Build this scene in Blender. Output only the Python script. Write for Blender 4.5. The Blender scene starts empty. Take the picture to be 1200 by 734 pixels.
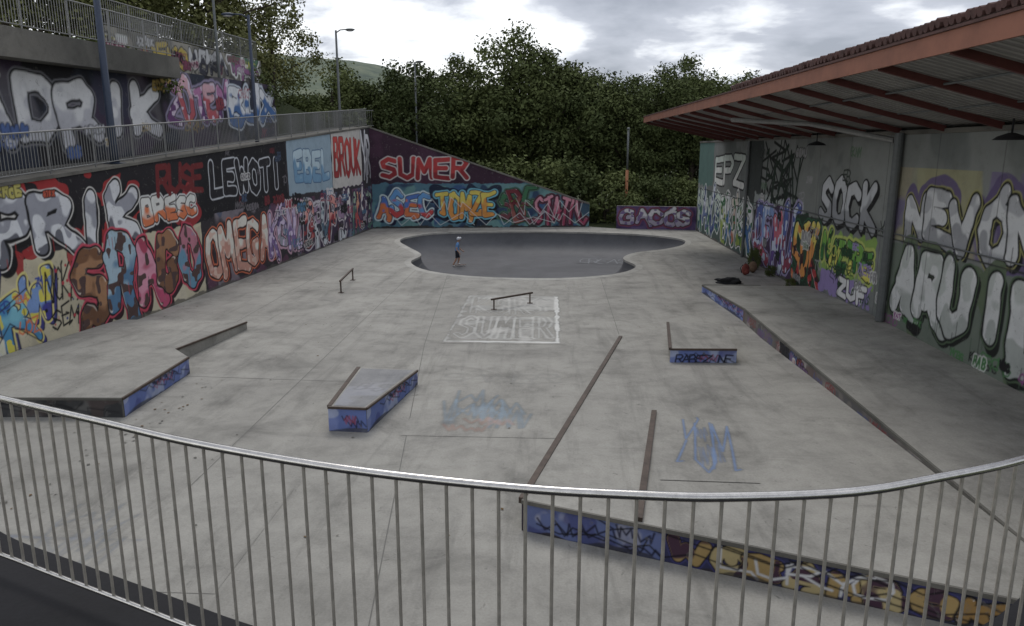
import bpy, bmesh, math, random
import numpy as np
from mathutils import Vector, Matrix
random.seed(7); RNG=np.random.default_rng(11)
scene=bpy.context.scene
COL=scene.collection

def lin(c):
    c=np.array(c,float)/255.0
    return np.where(c<=0.04045,c/12.92,((c+0.055)/1.055)**2.4)

# ------------------------------------------------------------------ materials
def newmat(name):
    m=bpy.data.materials.new(name); m.use_nodes=True
    nt=m.node_tree; b=nt.nodes['Principled BSDF']
    return m,nt,b
def mth(nt,op,a,b=None,c=None,clamp=False):
    n=nt.nodes.new('ShaderNodeMath'); n.operation=op; n.use_clamp=clamp
    for i,v in enumerate((a,b,c)):
        if v is None: continue
        if isinstance(v,(int,float)): n.inputs[i].default_value=v
        else: nt.links.new(v,n.inputs[i])
    return n.outputs[0]
def noise(nt,vec,scale,detail=4,rough=0.6,dist=0.0):
    n=nt.nodes.new('ShaderNodeTexNoise'); n.inputs['Scale'].default_value=scale
    n.inputs['Detail'].default_value=detail; n.inputs['Roughness'].default_value=rough
    n.inputs['Distortion'].default_value=dist
    if vec is not None: nt.links.new(vec,n.inputs['Vector'])
    return n.outputs['Fac']
def ramp(nt,fac,stops):
    r=nt.nodes.new('ShaderNodeValToRGB'); nt.links.new(fac,r.inputs[0])
    el=r.color_ramp.elements
    while len(el)<len(stops): el.new(0.5)
    for e,(p,c) in zip(el,stops):
        e.position=p
        if isinstance(c,(int,float)): c=(c,c,c)
        e.color=(c[0],c[1],c[2],1)
    return r.outputs[0]
def mixc(nt,fac,a,b,mode='MIX'):
    n=nt.nodes.new('ShaderNodeMix'); n.data_type='RGBA'; n.blend_type=mode
    if isinstance(fac,(int,float)): n.inputs[0].default_value=fac
    else: nt.links.new(fac,n.inputs[0])
    for i,v in ((6,a),(7,b)):
        if isinstance(v,tuple): n.inputs[i].default_value=(v[0],v[1],v[2],1)
        else: nt.links.new(v,n.inputs[i])
    return n.outputs[2]
def worldpos(nt):
    return nt.nodes.new('ShaderNodeNewGeometry').outputs['Position']
def bump(nt,b,h,strength,dist=0.02):
    n=nt.nodes.new('ShaderNodeBump'); n.inputs['Strength'].default_value=strength
    n.inputs['Distance'].default_value=dist
    nt.links.new(h,n.inputs['Height']); nt.links.new(n.outputs[0],b.inputs['Normal'])

def concrete_mat(name,base,dark,rough=0.8,paint=True,stain=1.0,big=0.12,floor=False):
    m,nt,b=newmat(name)
    P=worldpos(nt)
    n1=noise(nt,P,big,4,0.65,0.6)
    n2=noise(nt,P,1.3,5,0.7,0.3)
    n3=noise(nt,P,30,2,0.6)
    n4=noise(nt,P,0.5,6,0.7,0.5)
    n5=noise(nt,P,4.5,3,0.8,0.8)
    c=mixc(nt,ramp(nt,n1,[(0.35,0.0),(0.62,1.0)]),tuple(dark),tuple(base))
    c=mixc(nt,0.5*stain,c,ramp(nt,n2,[(0.3,0.5),(0.5,0.95),(0.7,1.15)]),'MULTIPLY')
    c=mixc(nt,0.7*stain,c,ramp(nt,n4,[(0.30,0.5),(0.42,0.85),(0.5,1.0),(0.66,1.12)]),'MULTIPLY')
    c=mixc(nt,0.7*stain,c,ramp(nt,n5,[(0.26,0.4),(0.35,0.97),(0.6,1.0)]),'MULTIPLY')
    c=mixc(nt,0.35,c,ramp(nt,n3,[(0.3,0.7),(0.7,1.15)]),'MULTIPLY')
    if floor:
        mp=nt.nodes.new('ShaderNodeMapping'); nt.links.new(P,mp.inputs[0]); mp.inputs['Scale'].default_value=(1.6,.16,1); mp.inputs['Rotation'].default_value=(0,0,.12)
        n6=noise(nt,mp.outputs[0],1.0,5,.7,.5)
        c=mixc(nt,.55,c,ramp(nt,n6,[(.34,.62),(.46,.96),(.6,1.0),(.7,1.12)]),'MULTIPLY')
        mp2=nt.nodes.new('ShaderNodeMapping'); nt.links.new(P,mp2.inputs[0]); mp2.inputs['Scale'].default_value=(.35,1.3,1); mp2.inputs['Rotation'].default_value=(0,0,-.5)
        n7=noise(nt,mp2.outputs[0],.8,4,.7,.6)
        c=mixc(nt,.5,c,ramp(nt,n7,[(.30,.55),(.40,.95),(.6,1.0)]),'MULTIPLY')
    if paint:
        a=nt.nodes.new('ShaderNodeAttribute'); a.attribute_name='paint'
        pa=nt.nodes.new('ShaderNodeAttribute'); pa.attribute_name='pa'
        wear=ramp(nt,n5,[(0.28,0.5),(0.4,1.0)])
        f=mth(nt,'MULTIPLY',pa.outputs['Fac'],wear)
        pc=mixc(nt,0.6,a.outputs['Color'],ramp(nt,n2,[(0.25,0.65),(0.5,0.97),(0.75,1.1)]),'MULTIPLY')
        c=mixc(nt,f,c,pc)
    nt.links.new(c,b.inputs['Base Color'])
    b.inputs['Roughness'].default_value=rough
    b.inputs['Specular IOR Level'].default_value=0.35
    bump(nt,b,mth(nt,'ADD',n3,mth(nt,'MULTIPLY',n2,2.0)),0.25,0.01)
    return m
M_floor=concrete_mat('floor_concrete',(0.39,0.378,0.34),(0.30,0.29,0.262),floor=True)
M_wall=concrete_mat('wall_concrete',(0.26,0.25,0.23),(0.17,0.165,0.15),stain=0.8)
M_dark=concrete_mat('dark_ledge',(0.014,0.014,0.017),(0.009,0.009,0.011),paint=False)
M_bowl=concrete_mat('bowl_concrete',(0.135,0.137,0.145),(0.095,0.097,0.104),rough=0.6,stain=0.5,big=0.2)
M_cope=concrete_mat('coping_concrete',(0.46,0.45,0.41),(0.34,0.33,0.30),paint=False)
M_old=concrete_mat('old_concrete',(0.2,0.19,0.165),(0.1,0.097,0.085),paint=False)

def simple(name,col,rough=0.5,metal=0.0,var=0.3,scale=6.0,bmp=0.0):
    m,nt,b=newmat(name); P=worldpos(nt)
    n=noise(nt,P,scale,5,0.7)
    c=mixc(nt,var,tuple(col),ramp(nt,n,[(0.3,0.45),(0.65,1.2)]),'MULTIPLY')
    nt.links.new(c,b.inputs['Base Color'])
    b.inputs['Roughness'].default_value=rough; b.inputs['Metallic'].default_value=metal
    if bmp: bump(nt,b,n,bmp,0.01)
    return m
M_steel=simple('stainless_steel',(0.62,0.60,0.57),0.25,1.0,0.35,25)
M_bar=simple('brushed_steel_bars',(0.46,0.43,0.37),0.42,0.5,0.5,14)
M_galv=simple('galvanised_steel',(0.26,0.26,0.25),0.5,0.4)
M_rust=simple('rusty_steel_edge',(0.10,0.075,0.06),0.6,0.4,0.7,5)
M_pole=simple('dark_blue_paint',(0.035,0.05,0.085),0.5)
M_greyp=simple('grey_pole_paint',(0.12,0.13,0.13),0.5)
M_orange=simple('rust_orange_paint',(0.35,0.14,0.06),0.6)
M_black=simple('black_cloth',(0.012,0.012,0.014),0.9)
M_fascia=simple('terracotta_fascia_paint',(0.25,0.10,0.06),0.65,0,0.5,1.5)
M_beam=simple('red_beam_paint',(0.11,0.03,0.026),0.6)
M_tile=simple('roof_tile',(0.095,0.047,0.04),0.85,0,0.8,4)
M_bark=simple('bark',(0.07,0.055,0.04),0.9,0,0.5,5)
M_lampglass=simple('lamp_glass',(0.5,0.5,0.5),0.3)

def clad_mat():
    m,nt,b=newmat('corrugated_cladding'); P=worldpos(nt)
    s=nt.nodes.new('ShaderNodeSeparateXYZ'); nt.links.new(P,s.inputs[0])
    w=mth(nt,'SINE',mth(nt,'MULTIPLY',s.outputs[1],25.0))
    n=noise(nt,P,1.1,5,0.7)
    c=mixc(nt,0.7,(0.37,0.355,0.33),ramp(nt,n,[(0.3,0.5),(0.65,1.1)]),'MULTIPLY')
    c=mixc(nt,0.6,c,ramp(nt,w,[(0.0,0.45),(0.4,1.0)]),'MULTIPLY')
    nt.links.new(c,b.inputs['Base Color']); b.inputs['Roughness'].default_value=0.7
    bump(nt,b,w,1.0,0.04)
    return m
M_clad=clad_mat()

def ground_mat():
    m,nt,b=newmat('grass_ground'); P=worldpos(nt)
    n=noise(nt,P,0.3,6,0.75); n2=noise(nt,P,6,4,0.7)
    c=ramp(nt,n,[(0.3,(0.035,0.05,0.018)),(0.6,(0.075,0.09,0.03)),(0.75,(0.11,0.10,0.055))])
    c=mixc(nt,0.6,c,ramp(nt,n2,[(0.3,0.5),(0.7,1.2)]),'MULTIPLY')
    nt.links.new(c,b.inputs['Base Color']); b.inputs['Roughness'].default_value=0.95
    bump(nt,b,n2,0.6,0.1); return m
M_grass=ground_mat()

def leaf_mat(name,c0,c1):
    m,nt,b=newmat(name)
    a=nt.nodes.new('ShaderNodeAttribute'); a.attribute_name='tint'
    oi=nt.nodes.new('ShaderNodeObjectInfo')
    t=mth(nt,'ADD',mth(nt,'MULTIPLY',a.outputs['Fac'],0.55),mth(nt,'MULTIPLY',oi.outputs['Random'],0.45))
    c=mixc(nt,t,c0,c1)
    nt.links.new(c,b.inputs['Base Color']); b.inputs['Roughness'].default_value=0.8
    b.inputs['Specular IOR Level'].default_value=0.12
    return m
M_leafD=leaf_mat('dark_leaves',(0.048,0.066,0.026),(0.15,0.175,0.065))
M_leafL=leaf_mat('light_leaves',(0.11,0.125,0.045),(0.24,0.24,0.10))

# ------------------------------------------------------------------ mesh builder
class MB:
    def __init__(s): s.v=[]; s.f=[]; s.m=[]
    def poly(s,pts,mi=0):
        i=len(s.v); s.v+= [tuple(p) for p in pts]; s.f.append(tuple(range(i,i+len(pts)))); s.m.append(mi)
    def hexa(s,b,t,mi=0):
        i=len(s.v); s.v+=[tuple(p) for p in b]+[tuple(p) for p in t]
        for f in ((3,2,1,0),(4,5,6,7),(0,1,5,4),(1,2,6,5),(2,3,7,6),(3,0,4,7)):
            s.f.append(tuple(i+k for k in f)); s.m.append(mi)
    def box(s,x0,x1,y0,y1,z0,z1,mi=0):
        s.hexa([(x0,y0,z0),(x1,y0,z0),(x1,y1,z0),(x0,y1,z0)],[(x0,y0,z1),(x1,y0,z1),(x1,y1,z1),(x0,y1,z1)],mi)
    def beam(s,p0,p1,w,h,mi=0,up=(0,0,1)):
        p0=Vector(p0);p1=Vector(p1);d=(p1-p0).normalized();r=d.cross(Vector(up)).normalized()*w/2;u=r.cross(d).normalized()*h/2
        s.hexa([p0-r-u,p0+r-u,p1+r-u,p1-r-u],[p0-r+u,p0+r+u,p1+r+u,p1-r+u],mi)
    def tube(s,pts,rad,n=8,mi=0,caps=True):
        pts=[Vector(p) for p in pts]; i0=len(s.v); N=len(pts)
        if not hasattr(rad,'__len__'): rad=[rad]*N
        ref=Vector((0,0,1))
        for k,p in enumerate(pts):
            d=(pts[min(k+1,N-1)]-pts[max(k-1,0)]).normalized()
            rr=ref if abs(d.dot(ref))<0.95 else Vector((1,0,0))
            a=d.cross(rr).normalized(); b=a.cross(d)
            for j in range(n):
                t=2*math.pi*j/n; s.v.append(tuple(p+(a*math.cos(t)+b*math.sin(t))*rad[k]))
        for k in range(N-1):
            for j in range(n):
                a=i0+k*n+j;b=i0+k*n+(j+1)%n
                s.f.append((a,b,b+n,a+n)); s.m.append(mi)
        if caps:
            s.f.append(tuple(i0+j for j in range(n))[::-1]); s.m.append(mi)
            s.f.append(tuple(i0+(N-1)*n+j for j in range(n))); s.m.append(mi)
    def ell(s,c,r,mi=0,nu=12,nv=8,rot=None):
        i0=len(s.v); c=Vector(c)
        for a in range(nv+1):
            ph=math.pi*a/nv
            for b in range(nu):
                th=2*math.pi*b/nu
                p=Vector((r[0]*math.sin(ph)*math.cos(th),r[1]*math.sin(ph)*math.sin(th),r[2]*math.cos(ph)))
                if rot: p=rot@p
                s.v.append(tuple(c+p))
        for a in range(nv):
            for b in range(nu):
                s.f.append((i0+a*nu+b,i0+(a+1)*nu+b,i0+(a+1)*nu+(b+1)%nu,i0+a*nu+(b+1)%nu)); s.m.append(mi)
    def obj(s,name,mats,parent=None,smooth=False,recalc=True):
        me=bpy.data.meshes.new(name); me.from_pydata(s.v,[],s.f)
        for m in mats: me.materials.append(m)
        me.polygons.foreach_set('material_index',s.m)
        if smooth: me.polygons.foreach_set('use_smooth',[True]*len(s.f))
        if recalc:
            bm=bmesh.new(); bm.from_mesh(me); bmesh.ops.recalc_face_normals(bm,faces=bm.faces); bm.to_mesh(me); bm.free()
        o=bpy.data.objects.new(name,me); COL.objects.link(o)
        if parent: o.parent=parent
        return o
def empty(name,loc=(0,0,0)):
    o=bpy.data.objects.new(name,None); COL.objects.link(o); return o

# ------------------------------------------------------------------ spray-paint rasteriser (vertex colours on real sheets)
FONT={
'A':[[(0,0),(.5,1),(1,0)],[(.22,.36),(.78,.36)]],
'B':[[(0,.54),(.6,.54),(.82,.78),(.6,1),(0,1),(0,0),(.7,0),(.98,.28),(.6,.54)]],
'C':[[(1,.85),(.6,1),(.2,.9),(0,.5),(.2,.1),(.6,0),(1,.15)]],
'D':[[(0,0),(0,1),(.55,.97),(.95,.62),(.9,.3),(.55,.02),(0,0)]],
'E':[[(.95,1),(0,.95),(0,.05),(.95,0)],[(0,.52),(.75,.52)]],
'F':[[(.95,1),(0,.97),(.05,0)],[(0,.52),(.7,.55)]],
'G':[[(1,.85),(.6,1),(.15,.88),(0,.5),(.15,.1),(.6,0),(1,.1),(1,.45),(.6,.45)]],
'H':[[(0,0),(0,1)],[(1,0),(1,1)],[(0,.5),(1,.5)]],
'I':[[(.5,0),(.5,1)]],
'K':[[(0,0),(0,1)],[(.9,1),(0,.45),(.95,0)]],
'L':[[(0,1),(0,0),(.95,.03)]],
'M':[[(0,0),(.08,1),(.5,.35),(.92,1),(1,0)]],
'N':[[(0,0),(.05,1),(.9,0),(1,1)]],
'O':[[(.5,1),(.12,.85),(0,.5),(.12,.12),(.5,0),(.88,.12),(1,.5),(.88,.85),(.5,1)]],
'P':[[(0,0),(0,1),(.7,1),(.95,.76),(.7,.48),(0,.48)]],
'R':[[(0,0),(0,1),(.7,1),(.95,.76),(.7,.5),(.05,.48)],[(.45,.48),(1,0)]],
'S':[[(.95,.85),(.5,1),(.08,.8),(.15,.58),(.85,.42),(.92,.18),(.5,0),(.03,.15)]],
'T':[[(0,.95),(1,1)],[(.5,.97),(.5,0)]],
'U':[[(0,1),(.03,.2),(.5,0),(.95,.2),(1,1)]],
'V':[[(0,1),(.5,0),(1,1)]],
'W':[[(0,1),(.2,0),(.5,.65),(.8,0),(1,1)]],
'X':[[(0,0),(1,1)],[(0,1),(1,0)]],
'Y':[[(0,1),(.5,.5),(1,1)],[(.5,.5),(.45,0)]],
'Z':[[(0,1),(1,.95),(0,.05),(1,0)]],
}
def vnoise(X,Z,scale,seed):
    r=np.random.default_rng(seed); T=r.random((64,64))
    x=X*scale; z=Z*scale; xi=np.floor(x).astype(int); zi=np.floor(z).astype(int)
    fx=x-xi; fz=z-zi; fx=fx*fx*(3-2*fx); fz=fz*fz*(3-2*fz)
    g=lambda a,b:T[a%64,b%64]
    return (g(xi,zi)*(1-fx)+g(xi+1,zi)*fx)*(1-fz)+(g(xi,zi+1)*(1-fx)+g(xi+1,zi+1)*fx)*fz
def segd(X,Z,segs):
    d=np.full(X.shape,1e9)
    for (ax,az,bx,bz) in segs:
        dx,dz=bx-ax,bz-az; L=dx*dx+dz*dz+1e-12
        t=np.clip(((X-ax)*dx+(Z-az)*dz)/L,0,1)
        d=np.minimum(d,(X-ax-t*dx)**2+(Z-az-t*dz)**2)
    return np.sqrt(d)
class Canvas:
    def __init__(s,X,Z,res):
        s.X=X; s.Z=Z; s.res=res; s.rgb=np.zeros(X.shape+(3,)); s.a=np.zeros(X.shape); s.seed=1
        s.xs=X[0]; s.aa=res*0.7
    def win(s,x0,x1):
        i0=int(np.searchsorted(s.xs,x0)); i1=int(np.searchsorted(s.xs,x1)); return slice(max(i0,0),max(i1,0))
    def put(s,w,mask,col):
        mask=np.clip(mask,0,1)
        c=lin(col) if not isinstance(col,np.ndarray) else col
        s.rgb[:,w]=s.rgb[:,w]*(1-mask[...,None])+c*mask[...,None]
        s.a[:,w]=np.maximum(s.a[:,w],mask)
    def cov(s,d): return np.clip(0.5-d/(2*s.aa),0,1)
    def rect(s,x0,x1,z0,z1,col,op=1.0,rough=0.12):
        s.seed+=1; w=s.win(x0-rough*2,x1+rough*2)
        if w.stop<=w.start: return
        X=s.X[:,w]; Z=s.Z[:,w]
        n=(vnoise(X,Z,2.2,s.seed)-.5)*2*rough+(vnoise(X,Z,7,s.seed+9)-.5)*rough
        d=np.maximum(np.maximum(x0-X,X-x1),np.maximum(z0-Z,Z-z1))+n
        s.put(w,s.cov(d)*op,col)
    def blobs(s,x0,x1,z0,z1,cols,scale=1.0,op=0.8):
        w=s.win(x0,x1); 
        if w.stop<=w.start: return
        X=s.X[:,w]; Z=s.Z[:,w]; inside=((Z>z0)&(Z<z1)).astype(float)
        for c in cols:
            s.seed+=3; n=vnoise(X,Z,scale,s.seed)*.7+vnoise(X,Z,scale*2.7,s.seed+1)*.3
            s.put(w,np.clip((n-.58)*14,0,1)*op*inside,c)
    def spots(s,x0,x1,z0,z1,cols,n,r0,r1,op=1.0):
        rr=random.Random(s.seed*7+1); s.seed+=1
        for k in range(n):
            x=rr.uniform(x0,x1); z=rr.uniform(z0,z1); r=rr.uniform(r0,r1); w=s.win(x-r*1.5,x+r*1.5)
            if w.stop<=w.start: continue
            s.put(w,s.cov(np.hypot(s.X[:,w]-x,s.Z[:,w]-z)-r)*op,rr.choice(cols))
    def drips(s,x0,x1,ztop,cols,n,L=.6,r=.015):
        rr=random.Random(s.seed*11+1); s.seed+=1
        for k in range(n):
            x=rr.uniform(x0,x1); l=L*rr.random(); z=ztop+rr.uniform(-.3,.3); w=s.win(x-.1,x+.1)
            if w.stop<=w.start: continue
            s.put(w,s.cov(segd(s.X[:,w],s.Z[:,w],[(x,z,x,z-l)])-r)*.8,rr.choice(cols))
    def scribble(s,x0,x1,z0,z1,col,n=3,r=0.03,op=0.9):
        rr=random.Random(s.seed*13+5); s.seed+=1
        for k in range(n):
            x=rr.uniform(x0,x1-0.2*(x1-x0)); z=rr.uniform(z0,z1); wd=(x1-x0)*rr.uniform(.25,.6); pts=[]
            m=rr.randint(6,12)
            for i in range(m):
                pts.append((x+wd*i/m+rr.uniform(-.08,.08)*wd, min(z1,max(z0,z+(-1)**i*rr.uniform(.05,.28)*(z1-z0)))))
            segs=[(*pts[i],*pts[i+1]) for i in range(m-1)]
            w=s.win(x-wd*.2-.1,x+wd*1.2+.1)
            if w.stop<=w.start: continue
            s.put(w,s.cov(segd(s.X[:,w],s.Z[:,w],segs)-r)*op,col)
    def letters(s,text,x0,x1,z0,z1,fat,jit,seed,lean=0.0):
        rr=random.Random(seed); n=len(text); lw=(x1-x0)/n; out=[]
        for i,ch in enumerate(text):
            r=fat*min(lw,(z1-z0)*.8)
            if ch==' ' : continue
            cx=x0+lw*(i+.5)+rr.uniform(-1,1)*jit*lw*.14; cz=(z0+z1)/2+rr.uniform(-1,1)*jit*(z1-z0)*.1
            ang=rr.uniform(-1,1)*jit*.2
            ov=1.0+jit*.14
            hw=max(lw*.5*ov-r,lw*.1); hh=max((z1-z0)/2*(1+rr.uniform(-.15,.1)*jit)-r,.05)
            segs=[]
            for pl in FONT[ch]:
                q=[]
                for (a,b) in pl:
                    a=(a-.5)*2*hw; b=(b-.5)*2*hh
                    a+=lean*b+rr.uniform(-1,1)*jit*.06*lw; b+=rr.uniform(-1,1)*jit*.05*(z1-z0)
                    q.append((cx+a*math.cos(ang)-b*math.sin(ang),cz+a*math.sin(ang)+b*math.cos(ang)))
                segs+=[(*q[k],*q[k+1]) for k in range(len(q)-1)]
                if jit>.7 and rr.random()<.6:
                    e=q[-1]; t=rr.uniform(-1,1); segs.append((*e,e[0]+lw*.3*math.cos(t*3),e[1]+lw*.3*math.sin(t*3)))
            out.append((segs,r,cz))
        return out
    def piece(s,text,x0,x1,z0,z1,fills,outline=(10,10,12),halo=None,drop=None,fat=.19,ow=.055,hw=.1,jit=.8,hi=(245,245,245),cloud=None,lean=0.0,second=None,dropv=(.12,-.1),starry=False,csz=.12):
        s.seed+=5; sd=s.seed; marg=1.0; w=s.win(x0-marg,x1+marg)
        if w.stop<=w.start: return
        X0=s.X[:,w]; Z0=s.Z[:,w]
        amp=.05*(z1-z0)*jit
        X=X0+(vnoise(X0,Z0,1.6,sd)-.5)*amp*1.6; Z=Z0+(vnoise(X0,Z0,1.6,sd+1)-.5)*amp*1.6
        L=s.letters(text,x0,x1,z0,z1,fat,jit,sd,lean)
        allseg=[q for l in L for q in l[0]]; r=L[0][1]
        ds=[segd(X,Z,l[0]) for l in L]; D=np.min(ds,axis=0)
        vr=r*(1+.25*(vnoise(X0,Z0,3,sd+2)-.5)*2*min(jit,1))
        if cloud is not None:
            cn=(vnoise(X0,Z0,1.3 if not starry else 2.5,sd+4)-.4)*(.7 if not starry else 1.1)
            s.put(w,s.cov(D-r-ow-hw-csz-cn)*.95,cloud)
        if drop is not None:
            dd=None
            for k in range(1,5):
                q=segd(X-dropv[0]*k/2,Z-dropv[1]*k/2,allseg); dd=q if dd is None else np.minimum(dd,q)
            s.put(w,s.cov(dd-r-ow),outline if isinstance(drop,str) else drop)
            s.put(w,s.cov(np.abs(dd-r-ow)-.02),outline)
        if halo is not None: s.put(w,s.cov(D-vr-ow-hw),halo)
        for i,(l,d) in enumerate(zip(L,ds)):
            s.put(w,s.cov(d-vr-ow),outline)
            f=fills[i%len(fills)]
            if isinstance(f,list):
                g=np.clip((Z0-z0)/(z1-z0)+(vnoise(X0,Z0,2.5,sd+7)-.5)*.7,0,1)*(len(f)-1)
                cols=np.array([lin(c) for c in f]); gi=np.clip(g.astype(int),0,len(f)-2); t=np.clip((g-gi-.5)*6+.5,0,1)[...,None]
                fc=cols[gi]*(1-t)+cols[gi+1]*t
            else: fc=np.broadcast_to(lin(f),X.shape+(3,)).copy()
            m=s.cov(d-vr)
            s.put(w,m,fc)
            if second is not None:
                n=vnoise(X0,Z0,4.5,sd+20+i); s.put(w,m*np.clip((n-.62)*20,0,1),second)
            if hi is not None:
                dh=segd(X+.25*r,Z-.25*r,l[0]); s.put(w,m*s.cov(np.abs(dh-vr*.92)-.1*r)*.8*(dh<vr*1.1)*(d>vr*.45)*(segd(X-.2*r,Z+.2*r,l[0])>d),hi)
    def outline_text(s,text,x0,x1,z0,z1,col,lw=.03,fat=.17,jit=.2,op=1.0,fill=None):
        s.seed+=5; w=s.win(x0-.5,x1+.5)
        if w.stop<=w.start: return
        X=s.X[:,w];Z=s.Z[:,w]; L=s.letters(text,x0,x1,z0,z1,fat,jit,s.seed)
        for l in L:
            d=segd(X,Z,l[0])
            if fill is not None: s.put(w,s.cov(d-l[1])*op,fill)
            s.put(w,s.cov(np.abs(d-l[1])-lw)*op,col)
    def tag(s,text,x0,x1,z0,z1,col,r=.03,jit=1.0,op=1.0):
        s.seed+=5; w=s.win(x0-.5,x1+.5)
        if w.stop<=w.start: return
        L=s.letters(text,x0,x1,z0,z1,.05,jit,s.seed,.15)
        d=segd(s.X[:,w],s.Z[:,w],[q for l in L for q in l[0]])
        s.put(w,s.cov(d-r)*op,col)
    def clutter(s,x0,x1,z0,z1,cols,n=12,size=.5):
        rr=random.Random(s.seed*3+2); s.seed+=1; al='ABCDEGKMNORSTUXZ'
        for k in range(n):
            m=rr.randint(2,5); h=size*rr.uniform(.5,1.2); wd=h*m*rr.uniform(.5,.9)
            x=rr.uniform(x0,max(x0+.01,x1-wd)); z=rr.uniform(z0,max(z0+.01,z1-h)); t=''.join(rr.choice(al) for _ in range(m))
            c=rr.choice(cols)
            if rr.random()<.6: s.tag(t,x,x+wd,z,z+h,c,r=.018+.03*size*rr.random())
            else: s.piece(t,x,x+wd,z,z+h,[c],outline=rr.choice([(12,12,14),(230,230,225)]),fat=.2,ow=.03,hi=None)

def painted_quad(name,p00,p10,p11,p01,res,fn,mat=None,parent=None,sres=None,x_start=0.0):
    p00,p10,p11,p01=[np.array(p,float) for p in (p00,p10,p11,p01)]
    W=np.linalg.norm(p10-p00); h0=np.linalg.norm(p01-p00); h1=np.linalg.norm(p11-p10)
    nx=max(2,int(W/res)+1); nz=max(2,int(max(h0,h1)/res)+1)
    s=np.linspace(0,1,nx)[None,:]; t=np.linspace(0,1,nz)[:,None]
    S=np.broadcast_to(s,(nz,nx)); T=np.broadcast_to(t,(nz,nx))
    P=((1-S)*(1-T))[...,None]*p00+(S*(1-T))[...,None]*p10+(S*T)[...,None]*p11+((1-S)*T)[...,None]*p01
    cv=Canvas(S*W+x_start,T*(h0+(h1-h0)*S),res); fn(cv)
    me=bpy.data.meshes.new(name)
    idx=np.arange(nx*nz).reshape(nz,nx)
    F=np.stack([idx[:-1,:-1],idx[:-1,1:],idx[1:,1:],idx[1:,:-1]],-1).reshape(-1,4)
    me.vertices.add(nx*nz); me.vertices.foreach_set('co',P.reshape(-1).astype(np.float32))
    me.loops.add(F.size); me.loops.foreach_set('vertex_index',F.reshape(-1).astype(np.int32))
    me.polygons.add(len(F)); me.polygons.foreach_set('loop_start',np.arange(0,F.size,4,dtype=np.int32))
    me.update(calc_edges=True)
    c=np.ones((nx*nz,4),np.float32); rgb=np.clip(cv.rgb.reshape(-1,3),0,.8)
    lum=rgb.mean(1,keepdims=True); c[:,:3]=(rgb*.84+lum*.16)*.98+.006
    a=me.attributes.new('paint','FLOAT_COLOR','POINT'); a.data.foreach_set('color',c.reshape(-1))
    a=me.attributes.new('pa','FLOAT','POINT'); a.data.foreach_set('value',cv.a.reshape(-1).astype(np.float32))
    me.materials.append(mat or M_wall)
    o=bpy.data.objects.new(name,me); COL.objects.link(o)
    if parent: o.parent=parent
    return o

BLK=(14,13,16); WHT=(225,225,222); 
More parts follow.
